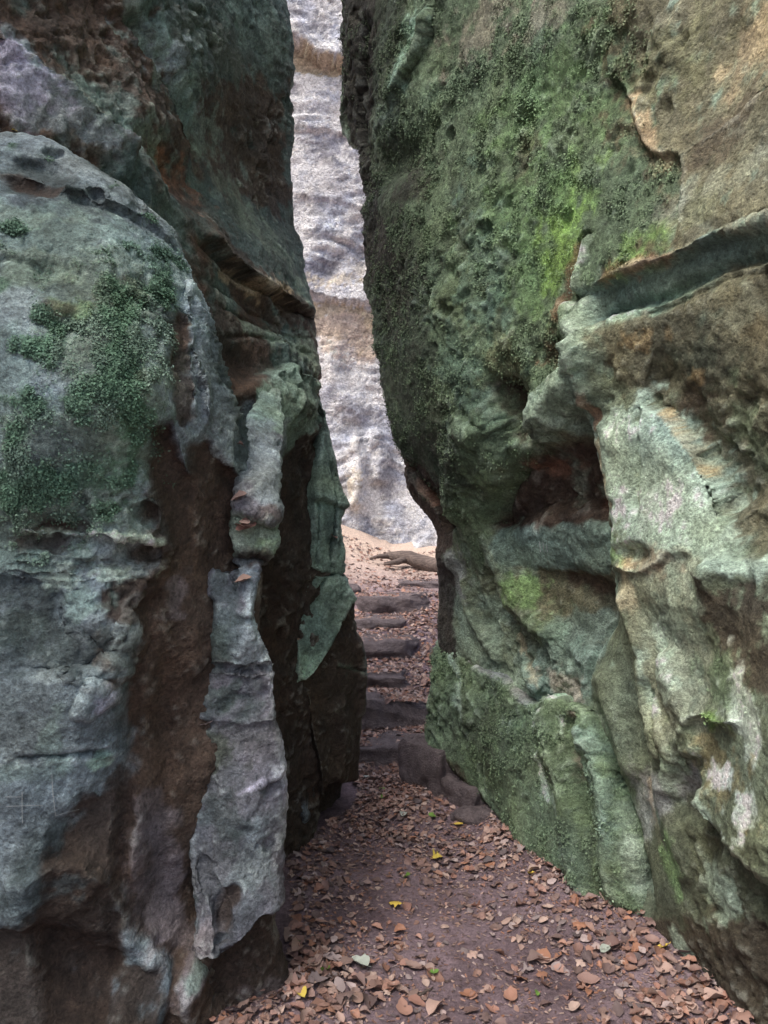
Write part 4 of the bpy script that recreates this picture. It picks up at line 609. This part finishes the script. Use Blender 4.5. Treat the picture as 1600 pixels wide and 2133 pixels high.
def leaf_shape(kind, seed):
    """a curled oval leaf about 1 long, midrib along x, as quads; kind 0 beech, 1 broken, 2 lobed"""
    r = np.random.default_rng(seed); nx, ny = 9, 4; V = []; Q = []
    curl = r.uniform(-.7,1.1); bend = r.uniform(-.5,.8); tw = r.uniform(-.5,.5)
    for i in range(nx+1):
        t = i/nx; w = .33*(math.sin(math.pi*min(1,max(0,t))**.85)**.75) if 0 < t < 1 else .008
        if kind == 2: w *= 1+.45*math.cos(t*math.pi*5)
        if kind == 1 and t > .6: w *= .75+.25*r.uniform(-1,1)
        for j in range(-ny//2, ny//2+1):
            s_ = j/(ny/2); y = s_*w*(1+.05*r.normal()); x = t-.5
            z = curl*y*y*2.2 + bend*x*x*.8 + tw*x*y + .015*r.normal() + .05*abs(s_)*w
            V.append((x,y,z))
    W_ = ny+1
    for i in range(nx):
        for j in range(ny): a = i*W_+j; Q.append([a,a+W_,a+W_+1,a+1])
    o = len(V)                                     # the stalk
    V += [(-.5,-.01,bend*.2),(-.5,.01,bend*.2),(-.72,.006+.05*r.normal(),bend*.2+.04),(-.72,-.006,bend*.2+.04)]; Q.append([o,o+1,o+2,o+3])
    V = np.array(V); V[:,2] -= V[:,2].min(); return V, np.array(Q)
SHAPES = [leaf_shape(0 if k < 7 else (1 if k < 10 else 2), 100+k) for k in range(12)]
LEAF_ME = {}
def leaf_mesh(k, mat):
    if (k, mat.name) not in LEAF_ME:
        me = bpy.data.meshes.new('fallen_leaf'); fill_mesh(me, *SHAPES[k]); me.materials.append(mat); LEAF_ME[(k,mat.name)] = me
    return LEAF_ME[(k,mat.name)]
def gnormal(x, y):
    e = .03; z = (gz(x-e,y), gz(x+e,y), gz(x,y-e), gz(x,y+e)); return np.array([-(z[1]-z[0])/(2*e), -(z[3]-z[2])/(2*e), 1.0])
from mathutils import Matrix, Vector
def leaf_matrix(p, nrm, yaw, tilt, size):
    q = Vector(nrm).normalized(); rot = Vector((0,0,1)).rotation_difference(q).to_matrix()
    t = Matrix.Rotation(tilt, 3, Vector((math.cos(yaw*1.7),math.sin(yaw*1.7),0)))
    return Matrix.Translation(Vector(p)) @ (t @ rot @ Matrix.Rotation(yaw,3,'Z')).to_4x4() @ Matrix.Scale(size,4)
STONES = [(x0,x1,y,y+dp,z1) for (x0,x1,y,z0,z1,dp,tl,lb) in STEPS]
def top_z(x, y):
    z = gz(x, y)
    for x0,x1,y0,y1,z1 in STONES:
        if x0+.03 < x < x1-.03 and y0+.06 < y < y1: z = max(z, z1-.012)
    return z
def wall_left(y):  return np.interp(y, [1.5,2.25,2.42,2.8,3.3,3.6,3.9,4.1,5,7,9], [-.6,-.5,-.3,-.34,-.42,-.32,-.16,-.13,-.35,-.6,-1.6])
def wall_right(y): return np.interp(y, [1.5,2.0,2.37,2.78,3.3,3.75,4.0,4.5,5,6,7,9], [1.22,1.13,1.07,.92,.72,.52,.30,.22,.30,.45,.6,1.3])
def dens(x, y):
    """how thick the leaf litter lies"""
    l, r = wall_left(y), wall_right(y); t = (x-l)/(r-l)
    if y < 3.5:
        d = .07 + .9*math.exp(-((t-1)/.24)**2) + 1.1*math.exp(-(t/.22)**2)*(1 if y < 2.75 else .3) + (.5*math.exp(-((t-.45)/.25)**2)*ss(3.0,3.4,y))
    elif y < 4.45: d = .85*math.exp(-((x-.02)/.16)**2) + .25
    elif y < 7: d = .45 + .5*ss(.0,.2,x)
    else: d = .35
    return float(d)
cand = []
while len(cand) < 9500:
    u = rng.uniform(); y = 1.75 + (8.9-1.75)*u**1.15; l, r = wall_left(y), wall_right(y); x = rng.uniform(l, r)
    n_ = .5*math.sin(x*9+math.sin(y*7)*1.5)*math.sin(y*8+x*3)
    if rng.uniform() < dens(x,y)*(1+1.4*n_)*.8: cand.append((x,y))
def visible(x, y):
    d = y; px = CX + F*x/d; py = CY + F*(1.5-top_z(x,y))/d
    if not (-10 < px < 1610 and py < 2140): return False
    if px < 600: return False
    if py < 1750 and px < 748 and y < 4.2: return False
    if y > 4.4 and not (700 < px < 915): return False
    return True
cand.sort(key=lambda c: c[1])
ind, rest = [], []
for k, (x,y) in enumerate(cand):
    (ind if (len(ind) < 300 and visible(x,y) and k % 2 == 0 and y < 4.4) else rest).append((x,y))
GL = 'dead leaves scattered on the path'
def leaf_label(x, y):
    l, r = wall_left(y), wall_right(y); t = (x-l)/(r-l)
    if y > 3.5: return 'dry brown leaf among those heaped below the lowest step', 'dead leaves heaped below the lowest step'
    if t > .62: return 'dry brown leaf in the litter along the foot of the right wall', 'dead leaves along the foot of the right wall'
    if t < .25: return 'dry brown leaf in the litter beside the left rock', 'dead leaves beside the left rock'
    return 'dry brown leaf on the bare trodden middle of the path', 'dead leaves on the bare middle of the path'
for k, (x,y) in enumerate(ind):
    me = leaf_mesh(int(rng.integers(12)), M_LEAF); ob = bpy.data.objects.new('fallen_leaf', me); COL.objects.link(ob)
    size = float(np.clip(rng.lognormal(-3.18,.32),.024,.075)); ob.matrix_world = leaf_matrix((x,y,top_z(x,y)+.003+.012*rng.uniform()*dens(x,y)), gnormal(x,y), rng.uniform(0,6.28), rng.normal()*.28, size)
    lb, g = leaf_label(x,y); tag(ob, lb, 'leaf', g)
def scatter(name, items, mat, label, cat):
    Vs, Qs, T = [], [], []; o = 0
    for (V,Q,M_) in items:
        A = np.array(M_); W = V@A[:3,:3].T + A[:3,3]; Vs.append(W); Qs.append(Q+o); o += len(V); T.append(np.full(len(V), rng.uniform()))
    me = bpy.data.meshes.new(name); fill_mesh(me, np.concatenate(Vs), np.concatenate(Qs))
    ta = me.attributes.new('tone','FLOAT','POINT'); ta.data.foreach_set('value', np.concatenate(T).astype(np.float32))
    ob = bpy.data.objects.new(name, me); COL.objects.link(ob); me.materials.append(mat); tag(ob, label, cat, kind='stuff'); return ob
items = []
for x,y in rest:
    V, Q = SHAPES[int(rng.integers(12))]
    items.append((V, Q, leaf_matrix((x,y,top_z(x,y)+.002+.014*rng.uniform()*dens(x,y)), gnormal(x,y), rng.uniform(0,6.28), rng.normal()*.3, float(np.clip(rng.lognormal(-3.55,.36),.014,.055)))))
scatter('leaf_litter', items, M_LEAF, 'small dry leaves littering the path and the steps beyond', 'leaf litter')
# crumbs of leaf, bark and grit
V4 = np.array([(-.5,-.22,0),(.5,-.16,.03),(.4,.2,0),(-.45,.18,.06)]); Q4 = np.array([[0,1,2,3]]); items = []
for k in range(26000):
    y = 1.8+3.0*rng.uniform()**1.2; x = rng.uniform(wall_left(y), wall_right(y))
    if rng.uniform() > .35+.65*dens(x,y): continue
    items.append((V4, Q4, leaf_matrix((x,y,gz(x, y)+.003), (0,0,1), rng.uniform(0,6.28), rng.normal()*.35, rng.uniform(.004,.018))))
scatter('leaf_crumbs', items, M_LEAF, 'crumbs of broken leaf and bark trodden into the soil', 'leaf crumbs')
# leaves that stand out by colour
def special(px, py, mat, label, size=.05, k=0, tilt=.2):
    p = on_ground(px, py); ob = bpy.data.objects.new('fallen_leaf', leaf_mesh(k, mat)); COL.objects.link(ob)
    ob.matrix_world = leaf_matrix((p[0],p[1],top_z(p[0],p[1])+.012), (0,0,1), rng.uniform(0,6.28), tilt, size); tag(ob, label, 'leaf'); return ob
special(910,1792,M_YEL,'bright yellow leaf on the path below the kerb stones, the largest yellow one',.062,10,.3)
special(824,1893,M_YEL,'ochre-yellow lobed leaf alone on the bare middle of the path',.05,11,.1)
special(848,1833,M_GRN,'small green leaf on edge at the rim of the leaf patch in mid path',.04,1,.7)
special(900,1710,M_GRN,'yellow-green leaf just in front of the low kerb stone',.055,2,.2)
special(796,1646,M_GRN,'pale green leaf among brown ones close to the lowest step',.05,3,.1)
special(800,1672,M_GRN,'dull green leaf left of the path centre, second green one from the lowest step',.05,4,.1)
special(840,1708,M_PALE,'whitish upturned leaf in mid path beneath the kerb stones',.055,0,.1)
special(763,1620,M_PALE,'whitish leaf against the left pillar near the lowest step',.05,5,.1)
special(680,2055,M_GRN,'bright green leaf standing out of the litter at the lower left of the path',.045,6,.9)
special(622,1985,M_GRN,'pale green leaf lying against the left rock slab',.05,2,.2)
special(1118,2078,M_GRN,'tiny bright green sprout-like leaf at the bottom right of the path',.03,7,.6)
special(955,1728,M_YEL,'tan-yellow leaf at the right below the low kerb stone',.05,3,.2)
special(1105,1845,M_YEL,'olive-yellow leaf close to the mossy boulder on the right',.04,8,.4)
special(750,2022,M_PALE,'large greyish torn leaf at the lower left of the bare path',.08,8,.05)
special(905,2024,M_GRN,'small dull green leaf on the bare path near the bottom centre',.035,9,.1)
special(625,2110,M_YEL,'orange-yellow leaf in the heap at the bottom left corner of the path',.055,1,.1)
special(1260,2000,M_PALE,'dull grey-green leaf in the litter by the right wall',.05,4,.1)
special(1385,2010,M_YEL,'yellow leaf standing at the foot of the right wall',.05,5,.5)

# leaves caught on the rocks
def hung(px, py, face, label, size, k, mat=None):
    uvp = face.uv(px, py); P_ = face.world(uvp[None], face.base(uvp[None]))[0]
    i = np.argmin(((face.W - P_)**2).sum(1)); R_ = face.W - CAM; pxs = CX+F*R_[:,0]/R_[:,1]; pys = CY-F*R_[:,2]/R_[:,1]
    near = np.where((np.abs(pxs-px) < 6) & (np.abs(pys-py) < 6) & face.vis)[0]
    if len(near): i = near[np.argmin(face.W[near,1])]
    nr = face.Nrm[i]; ob = bpy.data.objects.new('fallen_leaf', leaf_mesh(k, mat or M_LEAF)); COL.objects.link(ob)
    ob.matrix_world = leaf_matrix(face.W[i]+nr*.006, (nr[0]*.5,nr[1]*.5,.8), rng.uniform(0,6.28), .2, size); tag(ob, label, 'leaf', 'leaves caught in the rock crevices')
hung(505,1036,slab_face,'curled brown leaf caught under the grey knob of the slab',.06,0)
hung(500,1098,slab_face,'brown leaf left in the clump on the green block of the slab',.06,1)
hung(518,1105,slab_face,'curled brown leaf lying across the middle of the green block',.07,8)
hung(512,1088,slab_face,'upright brown leaf at the back of the clump on the green block',.05,3)
hung(508,1205,slab_face,'reddish leaf wedged in the notch below the green block',.06,4)
hung(424,1508,slab_face,'pale tan leaf stuck in the crack left of the slab',.05,5)
hung(500,925,boulder_face,'tiny orange leaf at the right edge of the big boulder',.03,6)
hung(698,1118,pillar_face,'pale leaf snagged in the vertical crack of the green pillar',.06,7)
hung(30,268,boulder_face,'small yellow-green leaf on the crest of the big boulder',.025,2,M_YEL)

# ------------------------------------------------------------------ leafy moss on the rocks, as real little leaves
def moss_cover(name, face, count, size, mat, label, thr=.55, col=PAL['moss']):
    cand_ = np.where((face.moss > thr) & face.vis)[0]; R_ = face.W[cand_]-CAM; fr = (R_[:,1] > .5) & (np.abs(R_[:,0]/R_[:,1]) < .62) & (np.abs(R_[:,2]/R_[:,1]) < .8); cand_ = cand_[fr]
    pr = face.moss[cand_]**2.5*np.clip(.35+1.6*fbm(face.W[cand_],16,3,5),.03,None)*np.clip(.35+1.8*fbm(face.W[cand_],3.2,3,8),.04,1.2); i = rng.choice(cand_, count, p=pr/pr.sum()); n = len(i); P_ = face.W[i] + rng.normal(size=(n,3))*.005; nr = face.Nrm[i] + rng.normal(size=(n,3))*.55 + np.array([0,-.1,.35]); nr /= np.linalg.norm(nr,axis=1,keepdims=True)
    a = np.cross(nr, rng.normal(size=(n,3))); a /= np.linalg.norm(a,axis=1,keepdims=True); b_ = np.cross(nr,a); s_ = (size*rng.uniform(.5,1.4,n))[:,None]
    P_ = P_ + face.Nrm[i]*(rng.uniform(.0,1.0,n)[:,None])*size*.9
    V = np.stack([P_-a*s_*.5, P_+b_*s_*.33+nr*s_*.12, P_+a*s_*.55, P_-b_*s_*.33+nr*s_*.12],1).reshape(-1,3)
    me = bpy.data.meshes.new(name); fill_mesh(me, V, np.arange(4*n).reshape(-1,4))
    C = (face.C[i]*.5+col*.5)*rng.uniform(.65,1.3,n)[:,None]; ca = me.color_attributes.new('Col','FLOAT_COLOR','POINT'); ca.data.foreach_set('color', np.repeat(np.concatenate([C,np.ones((n,1))],1),4,0).astype(np.float32).ravel())
    ob = bpy.data.objects.new(name, me); COL.objects.link(ob); me.materials.append(mat); tag(ob, label, 'moss', kind='stuff'); return ob
m, nt, b = new_mat('moss_leaf'); vc = nd(nt,'ShaderNodeVertexColor', layer_name='Col'); nt.links.new(vc.outputs['Color'], b.inputs['Base Color']); b.inputs['Roughness'].default_value=.75; b.inputs['Specular IOR Level'].default_value=.2
moss_cover('moss', boulder_face, 75000, .0075, m, 'tufts of small leafy green moss growing on the big left boulder', .2, PAL['leafmoss'])
moss_cover('moss', right_face, 52000, .009, m, 'short fuzzy green moss coating the right wall', .35)
moss_cover('moss', foot_face, 12000, .009, m, 'short dark moss coating the boulder at the foot of the right wall', .5)

# ------------------------------------------------------------------ scratched marks on the rock
m, nt, b = new_mat('scratched_stone'); b.inputs['Base Color'].default_value=(*alb((108,113,113)),1); b.inputs['Roughness'].default_value=.9; M_SCR = m
def scratch(face, pts, w, parent):
    R_ = face.W[face.vis]-CAM; pxs = CX+F*R_[:,0]/R_[:,1]; pys = CY-F*R_[:,2]/R_[:,1]; Wv = face.W[face.vis]
    pl = catmull(pts, 7); C_ = []
    for p in pl:
        d2 = (pxs-p[0])**2+(pys-p[1])**2; j = np.argsort(d2)[:6]; dep = Wv[j,1].mean()
        C_.append(CAM + ray(p[0],p[1])*(dep-.0035))
    C_ = np.array(C_); t = np.gradient(C_,axis=0); t /= np.linalg.norm(t,axis=1,keepdims=True)+1e-9; sidev = np.cross(t,[0,1,0]); sidev /= np.linalg.norm(sidev,axis=1,keepdims=True)+1e-9
    ww = w*(.6+.5*np.abs(np.sin(np.arange(len(C_))*1.3)))[:,None]; V = np.concatenate([C_-sidev*ww/2, C_+sidev*ww/2]); n = len(C_)
    me = bpy.data.meshes.new('scratch'); fill_mesh(me, V, np.array([[i,i+1,n+i+1,n+i] for i in range(n-1)])); ob = bpy.data.objects.new('scratch', me); COL.objects.link(ob); me.materials.append(M_SCR); ob.parent = parent
for L_ in ([(10,1660),(45,1660)],[(12,1680),(60,1678),(90,1678)],[(46,1648),(46,1690),(47,1715)],[(108,1612),(110,1650),(116,1700)],[(114,1700),(140,1692),(165,1686)]): scratch(boulder_face, L_, .0016, boulder)
for L_ in ([(1124,1128),(1126,1150)],[(1131,1130),(1134,1152)],[(1138,1134),(1141,1150)]): scratch(right_face, L_, .003, right_wall)

# ------------------------------------------------------------------ twigs on the path
def twig(px0, py0, px1, py1, r, label):
    a_, b_ = on_ground(px0,py0), on_ground(px1,py1); pth = []
    for t in np.linspace(0,1,6):
        p = a_+(b_-a_)*t + rng.normal(size=3)*.004; p[2] = gz(p[0],p[1])+r*1.2; pth.append(p)
    o = tube('twig', pth, [r,r*1.1,r,r*.9,r*.8,r*.4], M_LOG, n=7, seed=int(px0)); tag(o, label, 'twig'); return o
twig(872,2072,902,2050,.005,'short dark twig on the bare soil near the bottom centre of the path')
twig(945,1752,975,1757,.004,'thin twig among leaves in front of the low kerb stone')
twig(655,1770,690,1782,.005,'broken twig lying at the foot of the dark left pillar')
